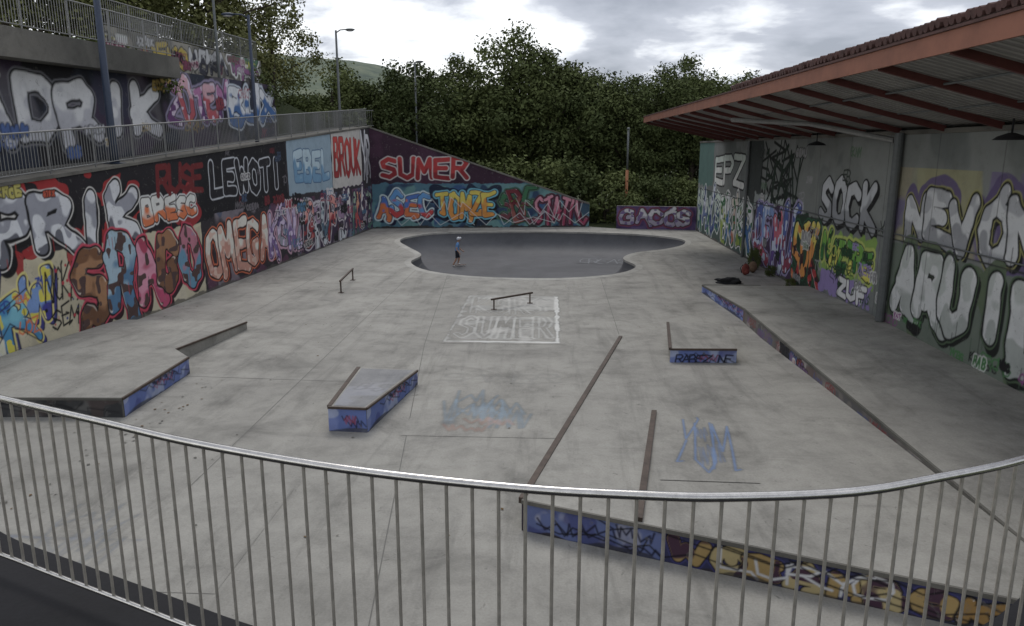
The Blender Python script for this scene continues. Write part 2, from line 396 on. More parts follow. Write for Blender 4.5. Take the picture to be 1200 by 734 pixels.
# ------------------------------------------------------------------ left wall frame
L0=np.array((-13.82,17.24)); dl=np.array((0.0344,0.9994)); nl=np.array((-0.9994,0.0344))
def LP(s,off,z): q=L0+dl*s+nl*off; return (q[0],q[1],z)
def hL(s): return 4.52+0.0695*s
gw=empty('graffiti_retaining_wall')
def paint_left(c):
    c.rect(-12,36,-1,9,(52,46,52),rough=0)
    c.rect(-12,10.7,-1,2.75,(208,198,166),rough=.05)
    c.blobs(-12,10.6,0,2.6,[(225,215,190),(175,166,138)],.8,.5)
    c.rect(-12,11.3,2.75,9,(30,26,32),rough=.1)
    c.rect(10.8,19.6,2.9,9,(20,18,24),rough=.1)
    c.rect(19.8,26.6,3.2,9,(150,175,190),rough=.05)
    c.rect(26.7,32.8,3.2,9,(205,200,192),rough=.05)
    c.blobs(10.6,35,0,3,[(150,140,150),(70,90,120),(110,60,90)],.9,.7)
    c.piece('KOSE',-10,-2.3,.4,3.2,[[(60,110,170),(150,200,220)]],halo=WHT)
    c.piece('APRIK',-1.2,6.7,2.65,4.3,[[(110,112,122),(225,228,232),(160,162,172),(220,222,226)]],outline=BLK,halo=(225,222,215),cloud=(176,28,30),starry=True,csz=-.08,fat=.18,ow=.075,hw=.04,jit=.8,drop='o',dropv=(.07,-.08))
    c.piece('BRESC',6.9,10.5,3.05,3.95,[[(230,120,60),(240,236,225)]],outline=BLK,cloud=(170,35,40),csz=0,fat=.17,ow=.045,hw=.05,halo=WHT,jit=.7)
    c.clutter(-1,3,4.1,4.7,[(200,190,90),(210,80,40)],5,.3)
    c.piece('XRW',-.7,2.2,.55,2.3,[[(20,120,190),(70,190,210)],[(60,150,200),(120,200,220)],[(60,60,160),(120,160,220)]],outline=(18,20,60),halo=(240,222,130),fat=.13,ow=.04,hw=.06,jit=1.5,second=(240,220,60),drop=(60,60,140),dropv=(.08,-.06))
    c.clutter(-1,2.2,.3,2.3,[(30,70,170),(230,120,60),(240,230,200)],7,.4)
    c.tag('NOKA',2.0,3.3,1.3,2.3,BLK,r=.03); c.tag('SEM',2.1,3.2,.6,1.2,BLK,r=.03)
    c.spots(1.9,3.6,.5,2.5,[(30,60,140),(200,40,60),BLK],30,.02,.07)
    c.piece('SRACO',3.2,10.4,.35,2.75,[[(120,80,50),(180,130,86),(130,86,52)],[(80,130,170),(170,200,216)],[(205,70,115),(230,150,175),(190,60,95)],[(135,92,62),(170,120,80)],[(100,155,185),(200,120,140)]],outline=BLK,halo=(215,60,90),fat=.195,ow=.06,hw=.06,jit=.85,second=(90,66,62),drop=(60,24,36),dropv=(.09,-.07),hi=(240,225,210))
    c.piece('OMEGA',10.9,17.1,.4,2.65,[[(210,150,130),(242,226,212)]],outline=(48,26,24),halo=(225,110,60),fat=.155,ow=.075,hw=.05,jit=.8,drop=(90,40,40),dropv=(.08,-.05),second=(226,190,170))
    c.tag('RUSE',8.0,11.2,3.95,4.95,(120,24,28),r=.11,jit=.3)
    c.piece('LEWOTI',11.7,18.9,3.55,5.1,[(32,30,36)],outline=(205,208,214),fat=.15,ow=.06,hi=None,jit=.4)
    c.piece('KENZ',17.1,21.4,.5,2.9,[[(130,100,160),(200,180,210)],[(160,160,175),(100,80,130)]],outline=(30,20,40),halo=(205,160,180),fat=.16,jit=1.0,second=(220,200,230))
    c.piece('EBEL',20.6,26.2,3.7,5.5,[[(110,160,195),(190,215,225)]],outline=(60,100,140),fat=.15,ow=.05,hi=None,jit=.3)
    c.piece('BROUK',27.0,32.6,3.8,6.2,[[(165,36,34),(205,60,50)]],outline=(110,20,24),fat=.14,ow=.04,hi=None,jit=.25)
    c.piece('XR',33,35,3.6,6.5,[[(160,160,165),(220,220,222)]],outline=BLK,fat=.16)
    c.piece('GRUPS',21.8,28.6,.3,2.9,[[(160,40,50),(230,150,140)],[(205,210,214),(160,130,160)],[(80,110,130),(195,204,208)]],outline=BLK,halo=(200,190,198),fat=.16,jit=1.1,second=(50,50,70),cloud=(60,40,70))
    c.piece('MAKOZ',28.8,34.8,.3,3.0,[[(170,160,170),(225,220,215)],[(80,120,110),(160,186,160)],[(190,70,70),(230,166,130)]],outline=BLK,halo=(90,60,100),fat=.16,jit=1.0,second=(70,50,90))
    c.clutter(17,35,0,3.4,[(210,205,210),(170,60,80),(80,130,165),(20,20,24)],34,.45)
    c.clutter(10.6,20,2.8,6,[(110,105,110),(120,30,40),(60,80,110)],14,.35)
    c.scribble(-6,10,.1,2.5,(40,40,60),2,.02)
    c.drips(-2,35,1.2,[BLK,(200,60,80),(60,60,80)],60,.7); c.drips(-2,12,2.9,[BLK,(176,28,30)],24,.5)
    c.rect(-12,35,-1,.1,(90,86,80),op=.8,rough=.08)
painted_quad('painted_face',LP(-11,-.004,0),LP(34.95,-.004,0),LP(34.95,-.004,hL(34.95)),LP(-11,-.004,hL(-11)),.026,paint_left,M_wall,gw,x_start=-11)
b=MB(); b.hexa([LP(-11,0,-.5),LP(35,0,-.5),LP(35,.35,-.5),LP(-11,.35,-.5)],[LP(-11,0,hL(-11)),LP(35,0,hL(35)),LP(35,.35,hL(35)),LP(-11,.35,hL(-11))],0)
b.hexa([LP(-11,-.05,hL(-11)+.003),LP(35,-.05,hL(35)+.003),LP(35,.4,hL(35)+.003),LP(-11,.4,hL(-11)+.003)],[LP(-11,-.05,hL(-11)+.1),LP(35,-.05,hL(35)+.1),LP(35,.4,hL(35)+.1),LP(-11,.4,hL(-11)+.1)],1)
b.obj('wall_body',[M_wall,M_old],gw)
b=MB(); b.hexa([LP(-11,.41,0),LP(37,.41,0),LP(37,2.49,0),LP(-11,2.49,0)],[LP(-11,.41,hL(-11)-.02),LP(37,.41,hL(37)-.02),LP(37,2.49,hL(37)-.02),LP(-11,2.49,hL(-11)-.02)])
b.obj('access_ramp_path',[M_old])
uw=empty('graffiti_upper_wall')
def paint_up(c):
    c.rect(-8,26,-1,6,(28,26,30),rough=0)
    c.blobs(-8,26,0,6,[(80,60,90),(50,60,80),(110,105,110)],.6,.6)
    c.piece('ADRIK',3.0,13.1,.65,2.75,[[(200,200,205),(232,232,230)]],outline=BLK,halo=(150,150,155),fat=.17,ow=.09,hw=.04,jit=.6)
    c.piece('OM',-6,1,.5,2.8,[[(200,200,205),(232,232,230)]],outline=BLK,halo=(150,150,155),fat=.19,ow=.1)
    c.piece('ZOTEM',13.6,19.2,1.1,2.9,[[(110,60,120),(190,120,170)],[(190,80,90),(220,170,180)]],outline=BLK,halo=(150,140,170),fat=.15,jit=1.1,second=(220,200,220))
    c.piece('BUX',19.6,24.6,1.0,2.9,[[(60,110,170),(225,228,232)]],outline=(14,20,50),halo=(200,210,220),fat=.16,jit=1.0)
    c.clutter(-8,25,.1,3.3,[(200,200,205),(160,50,70),(80,110,170),(180,150,60)],30,.45)
painted_quad('painted_face',LP(-8,2.496,4.2),LP(25,2.496,6.0),LP(25,2.496,8.95),LP(-8,2.496,8.14),.045,paint_up,M_wall,uw,x_start=-8)
b=MB(); b.hexa([LP(-8,2.5,0),LP(25,2.5,0),LP(25,2.85,0),LP(-8,2.85,0)],[LP(-8,2.5,8.14),LP(25,2.5,8.95),LP(25,2.85,8.95),LP(-8,2.85,8.14)])
b.obj('wall_body',[M_wall],uw)
tw=empty('graffiti_top_wall')
def paint_top(c):
    c.rect(8,26,-1,4,(120,118,108),rough=0)
    c.blobs(8,26,0,4,[(60,55,60),(170,165,150)],.8,.7)
    c.piece('DEKO',13.6,17,.3,1.2,[(195,170,60)],outline=BLK,fat=.16)
    c.piece('MENSA',17.2,20.8,.3,1.3,[[(60,60,70),(200,200,200)]],outline=BLK,jit=1.1,fat=.15)
    c.piece('TROX',20.9,24.6,.3,1.3,[[(150,90,140),(80,120,90)]],outline=BLK,halo=WHT,jit=1.1,fat=.15)
    c.clutter(9,25,.05,1.4,[BLK,(200,190,60),(200,200,200),(140,60,90)],24,.45)
painted_quad('painted_face',LP(11,3.196,8.55),LP(25,3.196,8.95),LP(25,3.196,10.25),LP(11,3.196,10.0),.045,paint_top,M_wall,tw,x_start=11)
b=MB(); b.hexa([LP(11,3.2,5),LP(25,3.2,5),LP(25,3.5,5),LP(11,3.5,5)],[LP(11,3.2,10.0),LP(25,3.2,10.25),LP(25,3.5,10.25),LP(11,3.5,10.0)])
b.obj('wall_body',[M_wall],tw)
b=MB(); b.hexa([LP(-10,1.7,7.7),LP(13.4,1.7,8.3),LP(13.4,3.15,8.3),LP(-10,3.15,7.7)],[LP(-10,1.7,8.6),LP(13.4,1.7,9.1),LP(13.4,3.15,9.1),LP(-10,3.15,8.6)])
b.hexa([LP(-10,3.151,7.7),LP(10.95,3.151,8.25),LP(10.95,6,8.25),LP(-10,6,7.7)],[LP(-10,3.151,8.6),LP(10.95,3.151,9.05),LP(10.95,6,9.05),LP(-10,6,8.6)])
b.obj('upper_walkway_slab',[M_old])

def railing(name,pts,h,spacing,rb=.011,rr=.025,mats=(M_galv,M_galv),gap=.1,nb=5,bottom=True,post=2.0):
    b=MB(); pts=[Vector(p) for p in pts]
    up=Vector((0,0,1))
    b.tube([p+up*h for p in pts],rr,10,0)
    if bottom: b.tube([p+up*gap for p in pts],rr*.7,8,0)
    acc=0.0; k=0
    for i in range(len(pts)-1):
        d=pts[i+1]-pts[i]; L=d.length; t=-acc
        while t<L:
            if t>=0:
                p=pts[i]+d*(t/L); b.tube([p+up*gap,p+up*h],rb,nb,1,caps=False)
            t+=spacing
        acc=L-(t-spacing)
        acc=acc%spacing
    for i in range(len(pts)-1):
        d=pts[i+1]-pts[i]; n=max(1,int(d.length/post))
        if post<50:
            for j in range(n): p=pts[i]+d*(j/n); b.tube([p,p+up*h],rr*.9,6,0,caps=False)
    return b.obj(name,list(mats),smooth=True,recalc=False)
railing('ramp_railing',[LP(-11,.15,hL(-11)+.1),LP(35,.15,hL(35)+.1)],1.15,.125)
railing('walkway_railing',[LP(-10,1.8,8.6),LP(13.3,1.8,9.1)],1.15,.125)
railing('walkway_railing',[LP(11,3.4,10.0),LP(25,3.4,10.25)],1.0,.14)
railing('ramp_railing',[LP(25,2.45,6.2),LP(37,2.45,7.0),LP(37,.2,7.05)],1.15,.14)

# ------------------------------------------------------------------ far wall
F0=np.array((-12.62,52.15)); F1=np.array((2.74,54.15)); df=(F1-F0)/np.linalg.norm(F1-F0); nf=np.array((-df[1],df[0]))
def FP(s,off,z): q=F0+df*s+nf*off; return (q[0],q[1],z)
fw=empty('graffiti_end_wall')
def paint_far(c):
    c.rect(-1,17,-1,8,(62,34,54),rough=0)
    c.blobs(0,16,3,7,[(44,26,44),(84,48,72)],.5,.6)
    c.rect(0,15.6,.05,3.15,(76,124,142),rough=.08)
    c.blobs(0,15.5,0,3.1,[(40,80,140),(110,160,156),(30,50,90)],.8,.8)
    c.piece('SUMER',.6,6.9,3.35,5.0,[[(150,24,34),(190,46,46)]],outline=(210,205,200),fat=.13,ow=.07,hi=None,jit=.25)
    c.piece('ASEC',.5,4.2,.7,2.5,[[(230,120,50),(70,120,200)],[(210,60,60),(90,160,220)]],outline=(20,20,60),halo=(210,230,235),jit=1.0,fat=.17,drop=(20,20,60))
    c.piece('TOMZE',4.5,8.8,.7,2.6,[[(230,150,40),(240,210,70)]],outline=BLK,halo=(110,190,210),cloud=(20,30,60),jit=1.0,fat=.16,drop='o')
    c.piece('SBE',9.0,11.5,.3,2.7,[[(120,60,70),(60,120,80)],[(160,90,80),(120,40,50)]],outline=BLK,halo=(70,110,90),jit=1.2,fat=.17)
    c.piece('STATIC',11.6,15.2,.15,2.2,[[(170,60,95),(220,140,160)]],outline=(40,10,30),halo=(90,40,60),jit=.9,fat=.15)
    c.scribble(0,15,.2,3,(230,235,235),6,.015)
    c.rect(0,15.5,-1,.12,(60,60,60))
hF=lambda s:6.95-.345*s
painted_quad('painted_face',FP(0,-.004,0),FP(15.5,-.004,0),FP(15.5,-.004,hF(15.5)),FP(0,-.004,hF(0)),.04,paint_far,M_wall,fw)
b=MB(); b.hexa([FP(0,0,-.5),FP(15.5,0,-.5),FP(15.5,.35,-.5),FP(-.4,.35,-.5)],[FP(0,0,hF(0)),FP(15.5,0,hF(15.5)),FP(15.5,.35,hF(15.5)),FP(-.4,.35,hF(0))])
b.hexa([FP(-.1,-.05,hF(0)+.01),FP(15.5,-.05,hF(15.5)+.003),FP(15.5,.4,hF(15.5)+.003),FP(-.1,.4,hF(0)+.01)],[FP(-.1,-.05,hF(0)+.12),FP(15.5,-.05,hF(15.5)+.12),FP(15.5,.4,hF(15.5)+.12),FP(-.1,.4,hF(0)+.12)],1)
b.obj('wall_body',[M_wall,M_old],fw)
lw=empty('graffiti_low_wall')
def paint_low(c):
    c.rect(-1,7,-1,3,(84,60,110),rough=0); c.blobs(0,6,0,2,[(60,40,80),(120,100,150)],1,.7)
    c.piece('GACOS',.3,5.1,.25,1.35,[[(170,160,180),(215,212,215)]],outline=BLK,halo=(130,60,90),jit=1.0,fat=.14,second=(120,100,150))
painted_quad('painted_face',(4.62,53.056,0),(10.03,52.196,0),(10.03,52.196,1.6),(4.62,53.056,1.6),.04,paint_low,M_wall,lw)
b=MB(); b.hexa([(4.62,53.06,-.5),(10.03,52.2,-.5),(10.08,52.5,-.5),(4.67,53.36,-.5)],[(4.62,53.06,1.6),(10.03,52.2,1.6),(10.08,52.5,1.6),(4.67,53.36,1.6)]); b.obj('wall_body',[M_wall],lw)

# ------------------------------------------------------------------ right wall + canopy (one building)
bd=empty('canopy_building')
RX=10.05
def paint_right(c):
    c.rect(-1,46,-1,8,(126,130,126),rough=0)
    c.blobs(0,45,0,6,[(144,148,144),(104,110,108)],.5,.6)
    c.rect(0,4.6,3.2,6,(86,120,112)); c.rect(12.6,15.6,0,6,(60,66,64)); 
    c.piece('EPZ',5.0,12.2,3.4,5.2,[[(225,226,220),(205,215,205)]],outline=BLK,fat=.12,ow=.09,hi=None,jit=.3)
    c.rect(14.5,21.8,2.6,3.4,(190,200,195),op=.6)
    for k in range(5): c.tag('MKRAS'[k:k+3] if k<3 else 'XZN',15.8+(k%2)*1.2,21.2-(k%3)*.7,2.6+k*.55,3.7+k*.5,(12,20,16),r=.065,jit=1.4)
    c.tag('HOKN',16.2,21,3.2,5.4,(16,40,24),r=.09,jit=1.2)
    c.piece('SOCK',23.7,28.5,2.8,4.5,[[(150,153,157),(196,199,202)]],outline=BLK,fat=.15,ow=.06,jit=.5,hi=None,halo=None,drop='o',dropv=(.06,-.04))
    c.blobs(29.6,38,2.9,5.0,[(112,88,150),(176,170,110)],.6,.6)
    c.piece('NEVON',30.4,36.6,2.98,4.45,[[(158,160,164),(212,214,215),(180,182,186)]],outline=BLK,halo=(170,166,96),fat=.175,ow=.065,hw=.035,jit=.75,hi=(240,240,240),cloud=(100,84,128),csz=-.04,drop='o',dropv=(.06,-.05))
    c.piece('TEKA',37.4,43,3.0,4.6,[[(150,152,155),(208,210,211)]],outline=BLK,halo=(160,90,90),fat=.15)
    c.rect(0,14.4,0,2.9,(70,90,84),rough=.1)
    c.piece('WAVOS',.5,7.2,.2,2.9,[[(60,120,90),(200,215,200)],[(90,110,160),(210,215,225)]],outline=BLK,halo=(210,220,215),jit=1.1,second=(30,60,120),fat=.16)
    c.piece('BKTER',7.4,14.3,.2,3.0,[[(150,170,60),(220,226,220)],[(60,110,170),(225,225,225)],[(190,100,60),(225,215,200)]],outline=BLK,halo=(225,226,222),jit=1.1,second=(40,110,60),fat=.16)
    c.rect(14.8,20.9,0,3.0,(70,44,80))
    c.piece('DEMU',15.0,20.8,.2,2.9,[[(150,50,80),(80,100,175)],[(190,70,100),(130,160,215)],[(100,70,150),(210,100,120)]],outline=BLK,halo=(160,150,195),jit=1.0,fat=.17,second=(200,210,230))
    c.rect(20.9,24.1,0,3.0,(34,60,40))
    c.piece('SOK',21.0,24.0,.3,2.8,[[(190,40,40),(235,150,50),(240,215,80)]],outline=BLK,halo=(40,90,60),jit=1.0,fat=.18,second=(60,20,30))
    c.rect(24.2,28.8,1.2,2.6,(140,176,74),rough=.2); c.rect(24.2,28.8,.4,1.3,(150,130,190),rough=.2)
    c.piece('NAZTRE',24.3,28.6,1.45,2.5,[[(40,120,50),(120,180,60)],[(230,220,70),(90,160,60)]],outline=(20,50,20),halo=(190,205,90),jit=1.1,fat=.16,ow=.05,second=(20,60,30))
    c.clutter(24.2,28.7,.6,2.7,[(30,80,40),(220,210,80),(160,140,200)],10,.4)
    c.piece('ZUF',26.0,28.5,.5,1.2,[(232,232,230)],outline=BLK,fat=.17,ow=.05,hi=None,jit=.2)
    c.rect(29.2,46,0,2.8,(112,124,110),rough=.1)
    c.piece('ARUILO',30.2,38.6,.85,2.8,[[(176,182,176),(214,216,214),(190,196,190)]],outline=(20,24,20),halo=(84,106,76),cloud=(98,114,84),csz=-.08,fat=.19,ow=.07,hw=.045,jit=.75,drop='o',dropv=(.07,-.06))
    c.piece('KEOTA',39,45,.7,2.8,[[(190,190,190),(215,215,215)]],outline=BLK,halo=(150,60,60))
    c.clutter(29.5,42,.42,.95,[(150,70,140),(70,130,70),(30,30,30)],20,.25)
    c.clutter(14,30,.2,5.6,[(24,40,30),(150,150,150),(90,120,90)],26,.45)
    c.drips(29,40,1.2,[BLK,(80,100,80),(180,180,180)],30,.5); c.drips(29,40,3.2,[BLK,(90,80,110)],26,.6)
    c.rect(-1,46,2.90,2.94,(50,52,50),rough=.01)
    for k in range(16): c.rect(2.9*k,2.9*k+.03,0,6,(66,68,66),rough=.005,op=.8)
    c.rect(-1,46,-1,.12,(90,88,84))
painted_quad('painted_face',(RX-.004,52.2,0),(RX-.004,7.5,0),(RX-.004,7.5,5.9),(RX-.004,52.2,5.9),.026,paint_right,M_wall,bd)
b=MB(); b.box(RX,RX+.4,7.5,52.2,-.5,5.9,0)
b.box(RX-.05,RX+.45,7.5,52.2,5.903,6.02,1)
b.tube([(RX-.16,22.3,.46),(RX-.16,22.3,5.95)],.13,12,2)
b.tube([(RX-.1,39,.0),(RX-.1,39,5.9)],.07,8,2)
b.tube([(RX-.06,34,3.1),(RX-.06,12,3.1)],.02,6,2)
b.obj('wall_body',[M_wall,M_old,M_greyp],bd)
def fx(y): return 5.42+(45.5-y)*0.0239
b=MB()
ya,yb=45.5,4.0
zo,zi=7.1,6.03
b.poly([(fx(ya)+.03,ya,zo),(RX+.4,ya,zi),(RX+.4,yb,zi),(fx(yb)+.03,yb,zo)],0)
b.poly([(fx(ya)+.03,ya,zo+.3),(RX+.4,ya,zi+.5),(RX+.4,yb,zi+.5),(fx(yb)+.03,yb,zo+.3)],0)
b.poly([(fx(ya)+.03,ya,zo),(fx(ya)+.03,ya,zo+.3),(RX+.4,ya,zi+.5),(RX+.4,ya,zi)],1)
b.poly([(fx(yb)+.03,yb,zo),(fx(yb)+.03,yb,zo+.3),(RX+.4,yb,zi+.5),(RX+.4,yb,zi)],1)
y=ya-.4
while y>yb:
    x0=fx(y)+.05; b.beam((x0,y,zo-.075),(RX-.02,y,zi+(zo-zi)*0.02-.04),.09,.15,2); y-=2.5
for xx in (7.4,8.8):
    zz=zo+(zi-zo)*(xx-5.8)/(RX+.4-5.8)-.03; b.tube([(xx,yb,zz),(xx,ya-.2,zz)],.025,6,4)
b.hexa([(fx(yb)-.04,yb,6.97),(fx(yb)+.02,yb,6.97),(fx(ya)+.02,ya,7.02),(fx(ya)-.04,ya,7.02)],[(fx(yb)-.04,yb,7.3),(fx(yb)+.02,yb,7.3),(fx(ya)+.02,ya,7.34),(fx(ya)-.04,ya,7.34)],1)
b.hexa([(fx(yb)-.07,yb,7.303),(fx(yb)+.05,yb,7.303),(fx(ya)+.05,ya,7.343),(fx(ya)-.07,ya,7.343)],[(fx(yb)-.07,yb,7.35),(fx(yb)+.05,yb,7.35),(fx(ya)+.05,ya,7.39),(fx(ya)-.07,ya,7.39)],3)
b.tube([(6.6,28.5,6.55),(8.3,25.2,6.3),(RX-.2,22.5,5.75)],.08,8,5)
b.obj('canopy',[M_clad,M_fascia,M_beam,M_tile,M_greyp,M_galv],bd)
b=MB()
yy=27.0
b.hexa([(fx(4)+.35,4,7.38),(11,4,7.38),(11,27,7.38),(fx(27)+.35,27,7.38)],[(fx(4)+.35,4,7.5),(11,4,8.2),(11,27,8.2),(fx(27)+.35,27,7.5)],0)
while yy>4:
    x0=fx(yy)+.3+random.uniform(-.03,.03); b.tube([(x0,yy,7.56+random.uniform(-.015,.015)),(11,yy,8.28)],.085,8,0); yy-=.2
b.obj('tile_roof',[M_tile],bd)
for (x,y,z) in ((9.4,27.6,5.75),(9.2,15.8,5.8)):
    b=MB(); b.tube([(x,y,z+.3),(x,y,z)],.02,6,0)
    b.tube([(x,y,z+.02),(x,y,z-.05),(x,y,z-.12)],[.06,.25,.33],12,0); b.obj('hanging_lamp',[M_black],bd)

# ------------------------------------------------------------------ bowl, floor, ground
bp=[(-9.24,44.83),(-8.19,42.05),(-6.9,38.9),(-6.95,36.2),(-5.63,33.6),(-3.19,32.12),(0.19,31.85),(2.87,33.12),(4.1,35.4),(3.75,38.1),(4.63,40.3),(6.47,41.9),(7.9,44.2),(8.01,47.0),(5.31,49.5),(-0.32,50.57),(-7.0,49.7),(-9.06,47.2)]
def catmull(P,n):
    out=[]; N=len(P)
    for i in range(N):
        p0,p1,p2,p3=[np.array(P[(i+k-1)%N]) for k in range(4)]
        for j in range(n):
            t=j/n; out.append(.5*((2*p1)+(-p0+p2)*t+(2*p0-5*p1+4*p2-p3)*t*t+(-p0+3*p1-3*p2+p3)*t**3))
    return np.array(out)
BO=catmull(bp,10)
cen=np.array((-1.0,42.0)); NB=len(BO)
def sheet_with_hole(name,outer,hole,z,mat):
    bm=bmesh.new(); 
    def loop(P):
        vs=[bm.verts.new((p[0],p[1],z)) for p in P]; return [bm.edges.new((vs[i],vs[(i+1)%len(vs)])) for i in range(len(vs))]
    e=loop(outer)+loop(hole)
    bmesh.ops.triangle_fill(bm,edges=e,use_beauty=True,normal=(0,0,1))
    for f in bm.faces:
        if f.normal.z<0: f.normal_flip()
    me=bpy.data.meshes.new(name); bm.to_mesh(me); bm.free(); me.materials.append(mat)
    o=bpy.data.objects.new(name,me); COL.objects.link(o); return o
big=cen+(BO-cen)*1.04
sheet_with_hole('ground',[(-2500,-600),(2500,-600),(2500,4000),(-2500,4000)],big[::3],-.04,M_grass)
park=[(-14.6,2.0),(RX+.2,2.0),(RX+.2,52.4),(4.62,53.1),(2.74,54.3),(-12.8,52.3)]
sheet_with_hole('skatepark_floor',park,BO,0.0,M_floor)
BD=1.4
V=[];Fc=[]
R=30
for k in range(R):
    sfrac=(k/(R-1))**1.6
    for i in range(NB):
        p=BO[i]; d=cen-p; L=np.linalg.norm(d); pos=p+d*sfrac; dist=L*sfrac
        t=min(1.0,dist/2.3); z=-BD*math.sqrt(max(0,1-(1-t)**2))
        V.append((pos[0],pos[1],z))
for k in range(R-1):
    for i in range(NB):
        a=k*NB+i;c=k*NB+(i+1)%NB; Fc.append((a,c,c+NB,a+NB))
me=bpy.data.meshes.new('skate_bowl'); me.from_pydata(V,[],Fc); me.materials.append(M_bowl)
me.polygons.foreach_set('use_smooth',[True]*len(Fc))
bo=bpy.data.objects.new('skate_bowl',me); COL.objects.link(bo)
b=MB()
def off(i,w):
    i=i%NB
    t=BO[(i+1)%NB]-BO[i-1]; t/=np.linalg.norm(t); n=np.array((t[1],-t[0])); 
    if np.dot(n,BO[i]-cen)<0: n=-n
    return BO[i]+n*w
for i in range(NB):
    j=(i+1)%NB
    a0,a1=off(i,-.03),off(j,-.03);c0,c1=off(i,.3),off(j,.3)
    b.poly([(a0[0],a0[1],.03),(a1[0],a1[1],.03),(c1[0],c1[1],.006),(c0[0],c0[1],.006)])
    b.poly([(a0[0],a0[1],.03),(a1[0],a1[1],.03),(a1[0],a1[1],-.08),(a0[0],a0[1],-.08)])
b.obj('coping',[M_cope],bo)
def pbowl(c): c.tag('GREASY',.2,3.9,.2,2.2,(165,170,175),r=.06,op=.75,jit=.8)
painted_quad('bowl_tag',(1.6,45.6,-BD+.012),(5.4,45.3,-BD+.012),(5.3,47.4,-BD+.012),(1.7,48.0,-BD+.012),.06,pbowl,M_bowl,bo)
b=MB()
def strip(x0,y0,x1,y1,w=.016,z=.004):
    d=np.array((x1-x0,y1-y0)); d=d/np.linalg.norm(d); n=np.array((-d[1],d[0]))*w/2
    b.poly([(x0-n[0],y0-n[1],z),(x1-n[0],y1-n[1],z),(x1+n[0],y1+n[1],z),(x0+n[0],y0+n[1],z)])
for l in [(-5.9,6,-6.3,36),(-1.9,6,-3.6,20.5),(2.1,22,2.2,32.4),(-3.6,20.5,-4.6,32.6),(4,30,10,30.3),(-10.2,23,-10.6,52),(3,34.5,10,37.5),(-9,17.2,-3.6,16.9)]: strip(*l)
jm=simple('joint_dark',(0.17,0.165,0.15),0.9)
b.obj('floor_expansion_joint',[jm])
def p1(c):
    G=(232,232,226)
    c.outline_text('SUMER',.25,3.3,.6,3.6,G,.045,.16,.3,.6)
    c.outline_text('KSRS',.4,3.1,4.0,6.9,G,.045,.15,.3,.5)
    for (a,b_,c_,d) in ((.1,.2,3.5,.28),(.1,7.1,3.4,7.18)): c.rect(a,c_,b_,d,G,.8,.03)
    c.rect(.08,.17,.2,7.1,G,.6,.04); c.rect(3.36,3.5,.2,7.1,G,.9,.04); c.rect(.2,3.5,.18,.34,G,.85,.04); c.rect(.2,3.5,7.0,7.1,G,.5,.04)
    c.blobs(.15,3.45,.25,7,[(215,215,208),(222,222,216),(210,208,202)],1.2,.55)
painted_quad('floor_lettering',(-3.2,20.7,.006),(.45,20.7,.006),(.45,28.4,.006),(-3.2,28.4,.006),.035,p1,M_floor)
def p2(c):
    c.scribble(.3,3.3,.5,3.2,(120,170,205),5,.04,.45); c.scribble(.8,3.2,.3,1.2,(215,150,125),3,.045,.45)
    c.blobs(.2,3.4,.6,3.4,[(135,172,198)],.9,.4); c.tag('SAMER',.3,3.2,3.5,4.2,(215,215,210),r=.025,op=.45)
painted_quad('floor_scribble',(-2.9,13.6,.0065),(.7,13.6,.0065),(.7,18.0,.0065),(-2.9,18.0,.0065),.035,p2,M_floor)
def p3(c):
    c.scribble(.2,3.8,.2,2.6,(120,150,190),2,.025,.4); c.rect(.3,2.4,1.2,1.26,(90,130,190),.4,.05)
painted_quad('floor_scribble',(-8.2,8.2,.0065),(-4.2,8.2,.0065),(-4.2,11.2,.0065),(-8.2,11.2,.0065),.04,p3,M_floor)
# fallen leaves and litter, one object
b=MB(); rr=random.Random(5)
for k in range(260):
    if rr.random()<.5: x=rr.uniform(-13.3,9.5); y=rr.uniform(8,32)
    else:
        x,y=rr.choice([(rr.uniform(-13.4,-12.6),rr.uniform(22.5,50)),(rr.uniform(-12,2),rr.uniform(51,52)),(rr.uniform(-8.7,-7.8),rr.uniform(10,17))])
    if (6.2<x and y<29.1) or (x<-8.8 and 14<y<22.4) or (-.6<x<6.4 and y<22.2) or (-4.8<x<-3 and 13.6<y<17.2): continue
    a=rr.uniform(0,6.28); s=rr.uniform(.02,.05); ca,sa=math.cos(a)*s,math.sin(a)*s
    b.poly([(x+ca,y+sa,.012),(x-sa*.6,y+ca*.6,.02),(x-ca,y-sa,.012),(x+sa*.6,y-ca*.6,.016)],rr.randint(0,1))
ml=simple('dry_leaf',(0.14,0.085,0.035),0.9)
b.obj('fallen_leaves',[ml,M_old],recalc=False)

BLUE=(98,120,186)
def face_blue(txt=None,base=BLUE,cl=(20,20,30),grey=False):
    def f(c):
        W=c.xs[-1]; c.rect(-1,W+1,-1,2,base,rough=0)
        if grey: c.blobs(0,W,0,1,[(50,50,52),(110,108,104),(84,70,66)],2.0,.7); c.scribble(0,W,.05,.35,(24,24,28),4,.015,.7); return
        c.blobs(0,W,0,1,[(130,146,205),(180,190,215),(70,80,150)],2.0,.7)
        c.scribble(0,W,.05,.4,cl,max(2,int(W*2)),.012,.85); c.scribble(0,W,.05,.4,(170,70,100),max(1,int(W*.6)),.015,.7)
        c.rect(-1,W+1,-1,.05,(70,70,74),.8,.05)
        if txt: c.tag(txt,.15,W-.1,.1,.34,(20,22,40),r=.018,jit=.7)
    return f
lb=empty('concrete_ledge_platform')
b=MB()
h1=.42
P=[(-13.95,14.1),(-8.9,14.3),(-9.02,17.45),(-9.8,18.3),(-13.75,18.3)]
i=len(b.v)
b.v+=[(x,y,0) for x,y in P]+[(x,y,h1-.02*(k>2)) for k,(x,y) in enumerate(P)]
n=5
b.f.append(tuple(i+n+k for k in range(n))); b.m.append(0)
